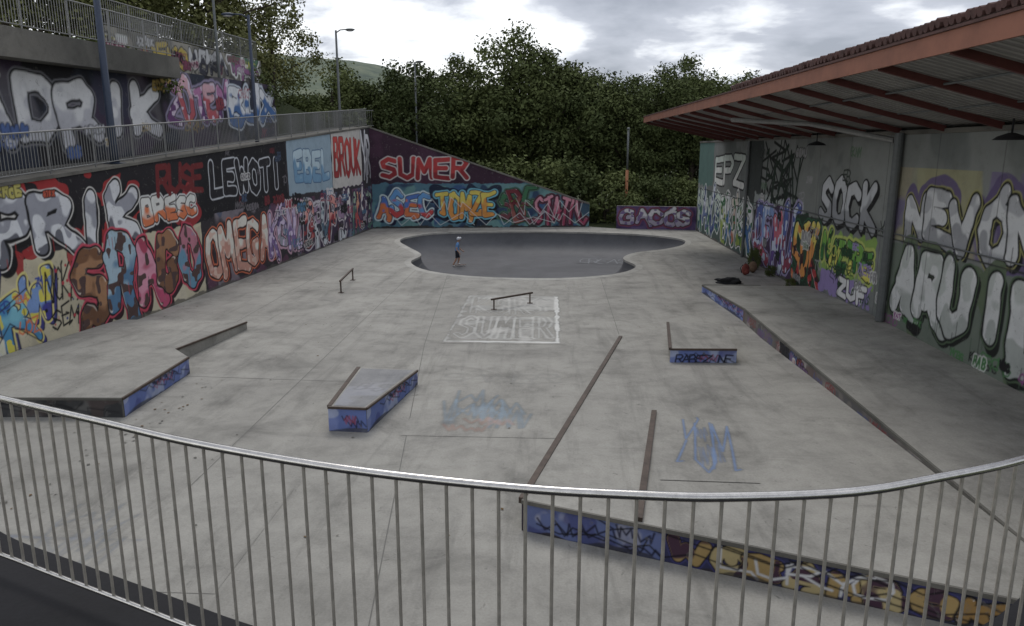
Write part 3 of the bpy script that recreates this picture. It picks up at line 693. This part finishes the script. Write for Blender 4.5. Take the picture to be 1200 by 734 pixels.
for k in range(n): b.f.append((i+k,i+(k+1)%n,i+n+(k+1)%n,i+n+k)); b.m.append(1)
b.hexa([(-13.75,18.31,0),(-9.8,18.31,0),(-9.45,22.1,0),(-13.65,22.3,0)],[(-13.75,18.31,.38),(-9.8,18.31,.38),(-9.45,22.1,.24),(-13.65,22.3,.22)],0)
b.beam((-8.9,14.3,h1-.015),(-9.02,17.45,h1-.015),.05,.05,2)
b.beam((-13.9,14.1,h1-.015),(-8.9,14.3,h1-.015),.05,.05,1)
b.beam((-9.8,18.35,.36),(-9.45,22.1,.225),.05,.05,2)
b.obj('ledge_body',[M_floor,M_old,M_rust],lb)
painted_quad('painted_side',(-8.894,14.33,.0),(-9.012,17.43,.0),(-9.012,17.43,h1-.04),(-8.894,14.33,h1-.04),.02,face_blue(),M_wall,lb)
painted_quad('painted_front',(-13.9,14.094,.0),(-8.92,14.294,.0),(-8.92,14.294,h1-.04),(-13.9,14.094,h1-.04),.025,face_blue(None,(70,70,70),grey=True),M_wall,lb)
kb=empty('kicker_box')
b=MB()
A=[(-4.38,13.78),(-3.6,13.73),(-3.15,16.85),(-4.62,17.0)]; H4=[.52,.52,.36,.36]
b.hexa([(x,y,0) for x,y in A],[(x,y,h) for (x,y),h in zip(A,H4)],0)
b.beam((-4.36,13.8,.51),(-4.6,17.0,.355),.09,.04,1); b.beam((-4.38,13.76,.5),(-3.6,13.71,.5),.04,.045,1); b.beam((-3.59,13.73,.5),(-3.14,16.85,.34),.04,.045,1)
b.obj('kicker_body',[M_floor,M_rust],kb)
painted_quad('painted_front',(-4.38,13.772,0),(-3.6,13.722,0),(-3.6,13.722,.47),(-4.38,13.772,.47),.015,face_blue(),M_wall,kb)
painted_quad('painted_side',(-3.592,13.73,0),(-3.142,16.85,0),(-3.142,16.85,.31),(-3.592,13.73,.47),.015,face_blue(),M_wall,kb)
def toptag(c): c.rect(-.1,1.5,0,3.4,(160,170,196),.4,.1); c.blobs(0,1,0,3,[(176,180,196)],1.2,.5); c.tag('BLS',.15,.6,1.2,1.8,(60,60,80),r=.02,op=.6)
painted_quad('painted_top',(-4.28,13.82,.523),(-3.64,13.78,.523),(-3.24,16.8,.367),(-4.5,16.9,.367),.03,toptag,M_floor,kb)
fb=empty('funbox_bank')
b=MB()
Q0=(-.38,10.02); Q1=(6.28,7.5); 
NS=12
prev=None
for k in range(NS+1):
    t=k/NS
    lx=Q0[0]+(2.12-Q0[0])*t; ly=Q0[1]+(21.74-Q0[1])*t
    rx=6.28; ry=Q1[1]+(21.9-Q1[1])*t
    z=.49*(1-t)+.006
    cur=[(lx,ly,z),(rx,ry,z)]
    if prev:
        b.poly([prev[0],prev[1],cur[1],cur[0]],0)
        b.poly([prev[0],cur[0],(cur[0][0],cur[0][1],0),(prev[0][0],prev[0][1],0)],0)
    prev=cur
b.poly([(Q0[0],Q0[1],0),(Q1[0],Q1[1],0),(Q1[0],Q1[1],.496),(Q0[0],Q0[1],.496)],0)
b.beam((Q0[0],Q0[1]+.02,.465),(2.12,21.7,.0),.1,.09,1)
b.beam((Q0[0],Q0[1]-.02,.47),(Q1[0],Q1[1]-.02,.47),.04,.06,2)
b.obj('bank_body',[M_floor,M_rust,M_old],fb)
def paint_fb(c):
    W=c.xs[-1]
    c.rect(-1,W+1,-1,2,(62,54,66),rough=0)
    c.rect(.1,2.1,0,.5,(106,122,176),rough=.05); c.blobs(.1,2.0,0,.5,[(190,190,205),(60,60,130)],3,.6); c.scribble(.1,2,.05,.4,(30,30,60),4,.015)
    c.rect(2.1,7,0,.5,(56,58,100),rough=.04)
    c.piece('WOSAMBO',2.2,5.6,.02,.44,[(190,158,90),(205,184,124)],outline=BLK,halo=(70,70,140),fat=.22,ow=.02,hw=.02,jit=1.0,second=(80,50,70),hi=None)
    c.tag('LURYO',2.9,4.9,.08,.40,(225,225,225),r=.018)
    c.piece('KAN',5.6,7,.04,.42,[(170,130,60)],outline=BLK,fat=.2,ow=.03)
    c.scribble(0,W,.02,.45,(16,14,20),7,.012); c.rect(-1,W+1,-1,.04,(60,58,60),.8,.05)
e=Vector((Q1[0]-Q0[0],Q1[1]-Q0[1],0)).normalized(); nn=Vector((e.y,-e.x,0))*.006
painted_quad('painted_front',(Q0[0]+nn.x,Q0[1]+nn.y,0),(Q1[0]+nn.x,Q1[1]+nn.y,0),(Q1[0]+nn.x,Q1[1]+nn.y,.43),(Q0[0]+nn.x,Q0[1]+nn.y,.43),.014,paint_fb,M_wall,fb)
b=MB()
b.hexa([(1.2,9.45,.2),(1.30,9.42,.2),(2.18,14.4,.1),(2.08,14.4,.1)],[(1.2,9.45,.56),(1.30,9.42,.56),(2.18,14.4,.34),(2.08,14.4,.34)],0)
b.obj('bank_ledge',[M_rust],fb)
bx=empty('manual_box')
b=MB(); A=[(3.1,18.62),(4.8,18.68),(5.1,22.0),(3.55,22.0)]
b.hexa([(x,y,0) for x,y in A],[(A[0][0],A[0][1],.5),(A[1][0],A[1][1],.5),(A[2][0],A[2][1],.4),(A[3][0],A[3][1],.4)],0)
b.beam((3.1,18.62,.49),(3.55,22.0,.39),.08,.06,1); b.beam((3.1,18.6,.48),(4.8,18.66,.48),.04,.05,1)
b.obj('box_body',[M_floor,M_rust],bx)
painted_quad('painted_front',(3.1,18.612,0),(4.8,18.672,0),(4.8,18.672,.46),(3.1,18.612,.46),.018,face_blue('RABEZ NE'),M_wall,bx)
rp=empty('raised_side_platform')
b=MB()
hp=.44
b.hexa([(6.3,2.5,0),(RX-.002,2.5,0),(RX-.002,24.0,0),(6.3,24.0,0)],[(6.3,2.5,hp),(RX-.002,2.5,hp),(RX-.002,24.0,hp),(6.3,24.0,hp)],0)
b.hexa([(6.32,24.01,0),(RX-.002,24.01,0),(RX-.002,29.0,0),(5.95,29.0,0)],[(6.32,24.01,hp),(RX-.002,24.01,hp),(RX-.002,29.0,.3),(5.95,29.0,.3)],0)
b.beam((6.3,2.5,hp-.025),(6.3,24,hp-.025),.05,.06,1); b.beam((6.3,24,hp-.025),(5.95,29,.28),.05,.06,1); b.beam((5.95,29,.28),(8.2,29.02,.28),.08,.07,1)
qp=[]
for k in range(13):
    a=math.radians(90*k/12); qp.append((6.36+1.6*(1-math.cos(a))*.9,7.6+2.0*math.sin(a)))
b.obj('platform_body',[M_floor,M_old],rp)
qb=MB()
for (x0,y0),(x1,y1) in zip(qp[:-1],qp[1:]):
    qb.hexa([(x0,y0,hp),(x0+.22,y0-.1,hp),(x1+.22,y1-.1,hp),(x1,y1,hp)],[(x0,y0,.95),(x0+.22,y0-.1,.95),(x1+.22,y1-.1,.95),(x1,y1,.95)],0)
qb.hexa([(6.36,2.5,hp),(6.58,2.5,hp),(6.58,7.5,hp),(6.36,7.6,hp)],[(6.36,2.5,.95),(6.58,2.5,.95),(6.58,7.5,.95),(6.36,7.6,.95)],0)
qb.obj('curved_end_wall',[M_rust],rp)
def paint_rp(c):
    W=c.xs[-1]; c.rect(-1,W+1,-1,2,(150,140,132),op=.6,rough=0); c.blobs(0,W,0,1,[(110,84,80),(80,80,84),(180,170,165)],1.5,.8)
    c.clutter(0,W,0,.38,[(140,60,60),(40,40,46),(80,90,140),(120,90,130)],50,.28)
    c.piece('ZOMBAR',14.3,19,.02,.4,[(190,158,60)],outline=BLK,fat=.22,ow=.03,hi=None)
painted_quad('painted_side',(6.292,24,0),(6.292,2.5,0),(6.292,2.5,hp-.06),(6.292,24,hp-.06),.025,paint_rp,M_wall,rp)
painted_quad('painted_side_far',(5.942,29,0),(6.312,24,0),(6.312,24,hp-.06),(5.942,29,.24),.025,face_blue(),M_wall,rp)
def p4(c): c.tag('YUM',.25,1.35,.5,3.0,(100,145,205),r=.03,op=.75,jit=.9); c.scribble(.3,1.3,.4,2.6,(100,145,205),2,.02,.6)
def bank_z(x,y):
    lo,hi=0,1
    for _ in range(30):
        t=(lo+hi)/2
        lx=Q0[0]+(2.12-Q0[0])*t; ly=Q0[1]+(21.74-Q0[1])*t; ry=Q1[1]+(21.9-Q1[1])*t
        yy=ly+(ry-ly)*(x-lx)/(6.28-lx)
        if yy<y: lo=t
        else: hi=t
    return .49*(1-t)+.006+.012
painted_quad('painted_scribble',(1.75,10.9,bank_z(1.7,10.9)),(3.3,10.9,bank_z(3.3,10.9)),(3.5,14.2,bank_z(3.5,14.2)),(2.35,14.2,bank_z(2.25,14.2)),.03,p4,M_floor,fb)

def grind(name,p0,p1,h):
    b=MB(); p0=Vector(p0);p1=Vector(p1);u=Vector((0,0,1)); d=(p1-p0).normalized()
    b.beam(p0+u*h,p1+u*h,.06,.06,0)
    for p in (p0+d*.12,p1-d*.12):
        b.beam(p+u*.012,p+u*(h-.03),.05,.05,0,up=(1,0,0)); b.box(p.x-.1,p.x+.1,p.y-.1,p.y+.1,.004,.014,0)
    b.obj(name,[M_rust])
grind('grind_rail',(-8.18,28.1,0),(-8.49,31.2,0),.48)
grind('grind_rail',(-2.05,25.3,0),(-.65,26.65,0),.38)

# ------------------------------------------------------------------ foreground terrace and railing
arc=[(-5.2,5.1),(-4.4,4.45),(-3.6,3.93),(-2.93,3.63),(-2.17,3.31),(-1.59,3.07),(-.86,2.84),(-.14,2.70),(.35,2.66),(.68,2.66),(1.18,2.73),(1.58,2.88),(2.04,3.09),(2.6,3.45),(3.2,4.0),(3.8,4.7)]
def smooth_open(P,n=6):
    P=[np.array(p) for p in P]; P=[2*P[0]-P[1]]+P+[2*P[-1]-P[-2]]; out=[]
    for i in range(1,len(P)-2):
        p0,p1,p2,p3=P[i-1:i+3]
        for j in range(n):
            t=j/n; out.append(.5*((2*p1)+(-p0+p2)*t+(2*p0-5*p1+4*p2-p3)*t*t+(-p0+3*p1-3*p2+p3)*t**3))
    out.append(P[-2]); return np.array(out)
SA=smooth_open(arc)
ZT=3.12
railing('terrace_railing',[(p[0],p[1],ZT) for p in SA],1.08,.108,.0075,.019,(M_steel,M_bar),.1,8,True,100)
b=MB()
N=len(SA)
for i in range(N-1):
    def o(i,w):
        t=SA[min(i+1,N-1)]-SA[max(i-1,0)]; t/=np.linalg.norm(t); return SA[i]+np.array((-t[1],t[0]))*w
    a,c=o(i,.26),o(i+1,.26)
    b.poly([(a[0],a[1],ZT-.02),(c[0],c[1],ZT-.02),(c[0],-3,ZT-.02),(a[0],-3,ZT-.02)],0)
    b.poly([(a[0],a[1],ZT-.02),(c[0],c[1],ZT-.02),(c[0],c[1],0),(a[0],a[1],0)],0)
b.obj('viewing_terrace',[M_dark])

# ------------------------------------------------------------------ lamps
def lamp(name,x,y,z0,z1,r,arm,mat,head=True):
    b=MB(); b.tube([(x,y,z0),(x,y,z0+.6),(x,y,z1)],[r*1.25,r,r*.7],10,0)
    b.box(x-r*2,x+r*2,y-r*2,y+r*2,z0,z0+.03,0)
    if head:
        ax,ay=arm; b.tube([(x,y,z1-.15),(x+ax*.4,y+ay*.4,z1+.02),(x+ax,y+ay,z1+.05)],.035,6,0)
        b.ell((x+ax*1.25,y+ay*1.25,z1+.03),(.32,.16,.08),0,10,6); b.ell((x+ax*1.25,y+ay*1.25,z1-.03),(.22,.12,.05),1,10,6)
    b.obj(name,[mat,M_lampglass],smooth=True)
q=LP(6.2,.3,0); lamp('street_lamp',q[0],q[1],hL(6.2)+.1,12.6,.12,(-.9,0),M_pole)
q=LP(17.6,.5,0); lamp('street_lamp',q[0],q[1],hL(17.6)-.02,11.4,.085,(-.75,0),M_pole)
q=LP(30.2,.5,0); lamp('street_lamp',q[0],q[1],hL(30.2)-.02,12.6,.085,(.7,0),M_greyp)
q=LP(19.5,3.0,0); lamp('street_lamp',q[0],q[1],8.5,15,.07,(-.7,0),M_greyp)
lamp('street_lamp',-10.7,60,0,12.1,.09,(.3,0),M_greyp)
b=MB(); b.tube([(5.55,56,0),(5.55,56,4.0)],.11,10,1); b.tube([(5.55,56,4.0),(5.55,56,6.9)],.075,10,0); b.ell((5.55,56,6.95),(.12,.12,.1),0)
b.obj('park_pole',[M_greyp,M_orange],smooth=True)

# ------------------------------------------------------------------ trees
def tree_mesh(name,seed,H,Rr,leafmat,nclump=70,nleaf=130,leaf=.2,zc=.6,zr=.4):
    r=np.random.default_rng(seed); b=MB()
    b.tube([(0,0,-.3),(.1,.05,H*.25),(r.uniform(-.3,.3),r.uniform(-.3,.3),H*.55),(0,0,H*.85)],[H*.028,H*.02,H*.013,.03],8,0)
    cs=[]; 
    while len(cs)<nclump:
        p=r.normal(size=3); p/=np.linalg.norm(p); rad=r.uniform(.25,1.0)**.6
        az=math.atan2(p[1],p[0]); lob=1+.28*math.sin(3*az+seed)+.15*math.sin(5*az+2*seed+4*p[2])
        c=np.array((p[0]*Rr*rad*lob,p[1]*Rr*rad*lob,H*zc+p[2]*H*zr*rad*(1+.12*math.sin(4*az+seed))))
        if p[2]>.2: c[:2]*=1-.3*p[2]
        cs.append(c)
    cs=np.array(cs)
    for c in cs[::5]:
        z0=min(max(c[2]-1.8,H*.2),H*.7); b.tube([(0,0,z0),tuple((c[0]*.5,c[1]*.5,(z0+c[2])/2+.2)),tuple(c)],[.09,.06,.02],5,0,caps=False)
    base=len(b.v)
    cr=Rr*r.uniform(.18,.38,nclump)
    ct=r.random(nclump)
    C=np.repeat(cs,nleaf,0); CR=np.repeat(cr,nleaf); n=len(C)
    d=r.normal(size=(n,3)); d/=np.linalg.norm(d,axis=1)[:,None]
    pos=C+d*(CR*r.random(n)**.5)[:,None]*np.array((1,1,.8))+r.normal(size=(n,3))*.12
    nor=d*.7+r.normal(size=(n,3))*.6+np.array((0,0,.4)); nor/=np.linalg.norm(nor,axis=1)[:,None]
    a=np.cross(nor,r.normal(size=(n,3))); a/=np.linalg.norm(a,axis=1)[:,None]; bb=np.cross(nor,a)
    sz=(leaf*r.uniform(.5,1.4,n))[:,None]
    q=np.stack([pos-a*sz,pos-bb*sz*.6,pos+a*sz,pos+bb*sz*.6],1).reshape(-1,3)
    V=np.concatenate([np.array(b.v),q]); 
    me=bpy.data.meshes.new(name)
    tf=b.f; LF=(base+np.arange(n*4)).reshape(-1,4)
    me.from_pydata(V.tolist(),[],list(tf)+LF.tolist())
    me.materials.append(M_bark); me.materials.append(leafmat)
    mi=np.ones(len(tf)+n,np.int32); mi[:len(tf)]=0; me.polygons.foreach_set('material_index',mi)
    at=me.attributes.new('tint','FLOAT','POINT'); tv=np.zeros(len(V),np.float32)
    tv[base:]=np.repeat(np.clip(np.repeat(ct,nleaf)*.7+r.random(n)*.3,0,1),4); at.data.foreach_set('value',tv)
    return me
TD=[tree_mesh('dark_tree',s,12,4.2,M_leafD,85,230,.125) for s in (1,2,3,4)]
TL=[tree_mesh('light_tree',s,13,4.0,M_leafL,64,190,.12,.58,.42) for s in (5,6)]
TB=[tree_mesh('bush',s,4,2.6,M_leafD,36,150,.115,.45,.5) for s in (8,9)]
TP=tree_mesh('pine',12,13,2.4,M_leafD,60,150,.12,.55,.45)
def put(name,me,x,y,z,s,sz=None):
    o=bpy.data.objects.new(name,me); COL.objects.link(o); o.location=(x,y,z); o.scale=(s,s,sz or s); o.rotation_euler=(0,0,random.uniform(0,6.28)); return o
row=[(-18.5,64,13),(-15,66,12.6),(-11,64,13.6),(-7.5,67,13.8),(-3.8,66,15.7),(-.3,65,14.4),(3,67,12.9),(6,66,12.0),(9.2,68,12.6),(12.3,67,13.4),(15.8,69,13),(20,66,12),(25,68,13)]
for i,(x,y,h) in enumerate(row): put('oak_tree',TD[i%4],x,y,-.3,h/12.2*1.0,h/12.2)
for i in range(9): 
    x=-22+i*5.2; put('oak_tree',TD[(i*3+1)%4],x+random.uniform(-1,1),77+random.uniform(-2,3),-.3,1.12+random.uniform(-.1,.12),1.0+random.uniform(-.1,.12))
put('pine_tree',TP,12.6,73,-.2,1.02,1.08)
for i in range(14): put('bush',TB[i%2],-14+i*2.6,58.8+random.uniform(-1.2,2.5),-.2,random.uniform(1.0,1.4))
for i,(x,y,z,s) in enumerate([(-19.5,53,5.5,.85),(-21,47,6.5,1.05),(-24,52,7,1.1),(-22,40,8,.95),(-26,44,8,1.15),(-30,50,8,1.2),(-26,36,8.4,.95),(-31,40,8,1.2),(-29,31,8.4,.95),(-35,34,8,1.2),(-34,27,8.5,1.0)]):
    put('willow_tree',TL[i%2],x,y,z-.3,s)
for i in range(7): put('bush',TB[i%2],-17.8-(i%3)*1.2,30+i*3.6,7.0 if i<4 else 6.2,random.uniform(.7,1.0))
for i in range(4): put('bush',TB[i%2],-16.5-i*1.6,56+random.uniform(-1,1),3.0,random.uniform(1.1,1.5))

# left embankment & hills
b=MB()
S=[(-20,8.3),(10,8.6),(25,8.4),(37,6.9),(50,2),(62,-.1)]
for (s0,z0),(s1,z1) in zip(S[:-1],S[1:]):
    for (o0,o1,k0,k1) in ((3.5,9,0,0),(9,40,0,2.0)):
        b.poly([LP(s0,o0,z0+k0),LP(s1,o0,z1+k0),LP(s1,o1,z1+k1),LP(s0,o1,z0+k1)],0)
for (s0,z0),(s1,z1) in zip(S[3:-1],S[4:]):
    b.poly([LP(s0,0,z0*.98),LP(s1,0,z1),LP(s1,3.5,z1),LP(s0,3.5,z0)],0); b.poly([LP(s0,0,z0*.98),LP(s1,0,z1),LP(s1,-4,-.1),LP(s0,-4,-.1)],0)
b.poly([LP(25,2.7,8.4),LP(37,2.7,6.9),LP(37,3.5,6.9),LP(25,3.5,8.4)],0)
b.poly([LP(25,2.7,8.4),LP(37,2.7,6.9),LP(37,2.7,5),LP(25,2.7,5)],0)
b.obj('embankment_terrain',[M_grass],recalc=False)
hm,nt,bb=newmat('hill_woodland'); P=worldpos(nt)
n=noise(nt,P,.03,8,.8); nt.links.new(ramp(nt,n,[(.35,(.06,.085,.065)),(.5,(.11,.14,.095)),(.65,(.16,.18,.12))]),bb.inputs['Base Color']); bb.inputs['Roughness'].default_value=1
nx,ny=90,20; V=[];Fc=[]
for j in range(ny):
    for i in range(nx):
        x=-1600+i*36; y=500+j*50; t=math.sin(math.pi*j/(ny-1))
        ridge=1/(1+math.exp((x/y+.14)*22))
        hgt=((98+10*math.sin(x*.009)+4*math.sin(x*.03))*ridge+25+6*math.sin(x*.02))*t
        V.append((x,y,hgt-2))
for j in range(ny-1):
    for i in range(nx-1):
        a=j*nx+i; Fc.append((a,a+1,a+1+nx,a+nx))
me=bpy.data.meshes.new('hills'); me.from_pydata(V,[],Fc); me.materials.append(hm); me.polygons.foreach_set('use_smooth',[True]*len(Fc))
COL.objects.link(bpy.data.objects.new('hills',me))

# ------------------------------------------------------------------ skater
M_skin=simple('skin',(0.45,0.27,0.19),0.6,0,.1); M_shirt=simple('blue_shirt',(0.15,0.31,0.58),0.9,0,.2); M_short=simple('dark_shorts',(0.02,0.022,0.03),0.9)
M_shoe=simple('shoes',(0.6,0.6,0.58),0.7); M_helm=simple('helmet',(0.7,0.72,0.74),0.35,0,.1); M_hair=simple('hair',(0.05,0.03,0.02),0.9); M_deck=simple('deck_wood',(0.12,0.07,0.05),0.6); M_wheel=simple('wheel',(0.7,0.68,0.6),0.5)
def skinmesh(name,verts,edges,rad,mat_fn,mats,parent,sub=2):
    me=bpy.data.meshes.new(name+'_c'); me.from_pydata(verts,edges,[]); o=bpy.data.objects.new(name+'_c',me); COL.objects.link(o)
    sk=o.modifiers.new('s','SKIN'); sk.use_smooth_shade=True
    sv=me.skin_vertices[0].data
    for i,r in enumerate(rad): sv[i].radius=(r,r) if not isinstance(r,tuple) else r
    sv[0].use_root=True
    sb=o.modifiers.new('u','SUBSURF'); sb.levels=sub; sb.render_levels=sub
    dg=bpy.context.evaluated_depsgraph_get(); m2=bpy.data.meshes.new_from_object(o.evaluated_get(dg)); bpy.data.objects.remove(o)
    m2.name=name; m2.materials.clear()
    for m in mats: m2.materials.append(m)
    for p in m2.polygons: p.material_index=mat_fn(p.center); p.use_smooth=True
    o2=bpy.data.objects.new(name,m2); COL.objects.link(o2); o2.parent=parent; return o2
sk=empty('skateboarder')
J=[(0,0,.86),(0.02,0,1.0),(.05,0,1.18),(.06,0,1.30),(.08,0,1.38),(.10,0,1.45),
 (.0,.09,.82),(.14,.10,.50),(.06,.10,.17),(.08,.10,.13),(.20,.11,.12),
 (.0,-.09,.82),(-.02,-.10,.46),(-.22,-.10,.12),(-.22,-.10,.06),(-.10,-.11,.04),
 (.05,.17,1.29),(.12,.27,1.05),(.28,.28,.90),(.33,.27,.86),
 (.05,-.17,1.29),(-.02,-.28,1.05),(.10,-.34,.86),(.14,-.34,.82)]
E=[(0,1),(1,2),(2,3),(3,4),(4,5),(0,6),(6,7),(7,8),(8,9),(9,10),(0,11),(11,12),(12,13),(13,14),(14,15),(3,16),(16,17),(17,18),(18,19),(3,20),(20,21),(21,22),(22,23)]
Rd=[.13,.12,.13,.115,.05,.05,.095,.065,.045,.04,.035,.095,.065,.045,.04,.035,.065,.042,.028,.026,.065,.042,.028,.026]
def bm_(c):
    if c.z>1.39: return 0
    if c.z<.17 and c.x>-.1 or c.z<.11: return 3
    if abs(c.y)>.235 and c.z<1.13: return 0
    if c.z>.93: return 1
    if c.z>.5: return 2
    return 0
skinmesh('body',J,E,Rd,bm_,[M_skin,M_shirt,M_short,M_shoe],sk)
b=MB()
hc=Vector((.12,0,1.55))
b.ell(hc,(.095,.075,.115),0,16,12)
b.ell(hc+Vector((-.012,0,.035)),(.115,.095,.10),1,16,10)
b.tube([hc+Vector((.06,0,.075)),hc+Vector((.14,0,.05))],[.07,.05],10,1)
b.ell(hc+Vector((.098,0,-.01)),(.018,.012,.02),0,8,6)
for s in (-1,1):
    b.ell(hc+Vector((.082,.03*s,.012)),(.012,.013,.009),2,8,6); b.ell(hc+Vector((-.005,.077*s,-.005)),(.02,.01,.03),0,8,6)
    b.tube([hc+Vector((.0,.08*s,.0)),hc+Vector((.04,.03*s,-.115))],.006,5,2)
b.ell(hc+Vector((.088,0,-.05)),(.008,.026,.007),3,8,6)
b.obj('head',[M_skin,M_helm,M_hair,M_beam],sk,smooth=True)
for hnm,w,dv in (('hand_left',Vector((.33,.27,.86)),Vector((.8,0,-.6))),('hand_right',Vector((.14,-.34,.82)),Vector((.5,0,-.87)))):
    dv=dv.normalized(); side=Vector((0,1,0)); b=MB(); b.tube([w-dv*.02,w+dv*.04,w+dv*.08],[.024,.034,.03],8,0)
    for k in range(4):
        o_=side*(-.027+.018*k); L=(.06,.07,.067,.052)[k]; p=w+dv*.075+o_
        b.tube([p,p+dv*L*.5+Vector((0,0,-.006)),p+dv*L*.9+Vector((-.012,0,-.02))],[.009,.0085,.006],6,0)
    p=w+dv*.02; b.tube([p,p+dv*.03+Vector((.03,0,.015)),p+dv*.06+Vector((.035,0,.0))],[.011,.01,.007],6,0)
    b.obj(hnm,[M_skin],sk,smooth=True)
sk.location=(-5.62,44.0,-BD+.002); sk.rotation_euler=(0,0,math.radians(8)); sk.scale=(1.06,1.06,1.06)
sb=empty('skateboard'); b=MB()
pts=[(-.40,.135),(-.33,.098),(-.2,.09),(.2,.09),(.33,.098),(.40,.135)]
for (x0,z0),(x1,z1) in zip(pts[:-1],pts[1:]):
    w0=.1 if abs(x0)<.39 else .06; w1=.1 if abs(x1)<.39 else .06
    b.hexa([(x0,-w0,z0-.012),(x1,-w1,z1-.012),(x1,w1,z1-.012),(x0,w0,z0-.012)],[(x0,-w0,z0),(x1,-w1,z1),(x1,w1,z1),(x0,w0,z0)],0)
for x in (-.22,.22):
    b.tube([(x,-.09,.03),(x,.09,.03)],.01,6,2); b.box(x-.03,x+.03,-.03,.03,.03,.078,2)
    for s in (-1,1): b.tube([(x,s*.07,.028),(x,s*.105,.028)],.028,10,1)
b.obj('deck',[M_deck,M_wheel,M_galv],sb)
sb.location=(-5.49,44.12,-BD+.002); sb.rotation_euler=(0,0,math.radians(8))

def lump(name,x,y,z,rx,ry,rz,mat,seed,rot=0):
    bm=bmesh.new(); bmesh.ops.create_icosphere(bm,subdivisions=4,radius=1)
    from mathutils import noise as mn
    for v in bm.verts:
        n=mn.noise(v.co*1.6+Vector((seed,0,0)))*.5+mn.noise(v.co*4+Vector((seed,3,0)))*.18
        v.co*=1+n; v.co.x*=rx; v.co.y*=ry; v.co.z=max(v.co.z,-.25)*rz
    me=bpy.data.meshes.new(name); bm.to_mesh(me); bm.free(); me.materials.append(mat)
    me.polygons.foreach_set('use_smooth',[True]*len(me.polygons))
    o=bpy.data.objects.new(name,me); COL.objects.link(o); o.location=(x,y,z+.25*rz); o.rotation_euler=(0,0,rot); return o
lump('black_jacket',7.45,31.2,0.003,.58,.32,.18,M_black,3,-.2)
M_red=simple('red_fabric',(0.2,0.05,0.04),0.9); M_brn=simple('brown_fabric',(0.17,0.11,0.07),0.9)
def backpack(x,y,mat,rot):
    e=empty('backpack'); b=MB(); b.ell((0,0,.26),(.19,.13,.26),0,14,10); b.ell((0,-.12,.17),(.13,.06,.12),0,12,8)
    for s in (-1,1): b.tube([(s*.09,.1,.45),(s*.12,.2,.3),(s*.1,.12,.08)],.018,6,1)
    b.tube([(-.04,.03,.5),(0,.03,.56),(.04,.03,.5)],.012,6,1)
    b.obj('bag',[mat,M_black],e,smooth=True); e.location=(x,y,0); e.rotation_euler=(0,0,rot)
backpack(8.7,33.3,M_red,.4); backpack(9.2,34.0,M_brn,-.3)
put('weed_plant',TB[0],9.6,35.0,-.05,.14,.3); put('weed_plant',TB[1],9.75,33.0,-.05,.1,.16); put('weed_plant',TB[1],9.75,30.4,-.05,.1,.12)

# ------------------------------------------------------------------ camera, sun, sky
cam=bpy.data.cameras.new('camera'); co=bpy.data.objects.new('camera',cam); COL.objects.link(co)
cam.sensor_width=36; cam.lens=870*36/1200; cam.clip_end=8000; cam.clip_start=.05
co.location=(0,0,5.5); co.rotation_euler=(math.radians(90)-math.atan(192/870),0,math.radians(3.0)); scene.camera=co
sl=bpy.data.lights.new('sun','SUN'); sl.energy=1.1; sl.angle=math.radians(25); sl.color=(1,.96,.91)
so=bpy.data.objects.new('sun',sl); COL.objects.link(so)
el=math.radians(58); az=math.radians(-15)
dirv=Vector((math.sin(az)*math.cos(el),math.cos(az)*math.cos(el),math.sin(el)))
so.rotation_euler=dirv.to_track_quat('Z','Y').to_euler()
w=bpy.data.worlds.new('World'); scene.world=w; w.use_nodes=True; nt=w.node_tree; nt.nodes.clear()
out=nt.nodes.new('ShaderNodeOutputWorld'); sky=nt.nodes.new('ShaderNodeTexSky'); sky.sky_type='NISHITA'; sky.sun_disc=False; sky.sun_elevation=el; sky.sun_rotation=az
b1=nt.nodes.new('ShaderNodeBackground'); b1.inputs[1].default_value=.1; nt.links.new(sky.outputs[0],b1.inputs[0])
tc=nt.nodes.new('ShaderNodeTexCoord'); sp=nt.nodes.new('ShaderNodeSeparateXYZ'); nt.links.new(tc.outputs['Generated'],sp.inputs[0])
zz=mth(nt,'ADD',mth(nt,'MAXIMUM',sp.outputs[2],0.0),0.2)
cb=nt.nodes.new('ShaderNodeCombineXYZ'); nt.links.new(mth(nt,'DIVIDE',sp.outputs[0],zz),cb.inputs[0]); nt.links.new(mth(nt,'DIVIDE',sp.outputs[1],zz),cb.inputs[1]); cb.inputs[2].default_value=3.7
n1=noise(nt,cb.outputs[0],1.9,7,.52,.2); n2=noise(nt,cb.outputs[0],.6,3,.5)
shade=mth(nt,'ADD',mth(nt,'MULTIPLY',n1,.85),mth(nt,'MULTIPLY',n2,.15))
bias=mth(nt,'ADD',mth(nt,'MULTIPLY',sp.outputs[0],.30),mth(nt,'MULTIPLY',mth(nt,'SUBTRACT',sp.outputs[2],.12),.75))
shade=mth(nt,'ADD',shade,mth(nt,'MINIMUM',bias,.06))
cc=ramp(nt,shade,[(.43,(.98,.99,1.0)),(.49,(.78,.80,.84)),(.55,(.46,.48,.54)),(.68,(.30,.32,.37))])
b2=nt.nodes.new('ShaderNodeBackground'); nt.links.new(cc,b2.inputs[0]); b2.inputs[1].default_value=1.35
mx=nt.nodes.new('ShaderNodeMixShader'); mx.inputs[0].default_value=.88
nt.links.new(b1.outputs[0],mx.inputs[1]); nt.links.new(b2.outputs[0],mx.inputs[2]); nt.links.new(mx.outputs[0],out.inputs[0])
scene.view_settings.view_transform='Standard'; scene.view_settings.look='None'; scene.view_settings.exposure=0
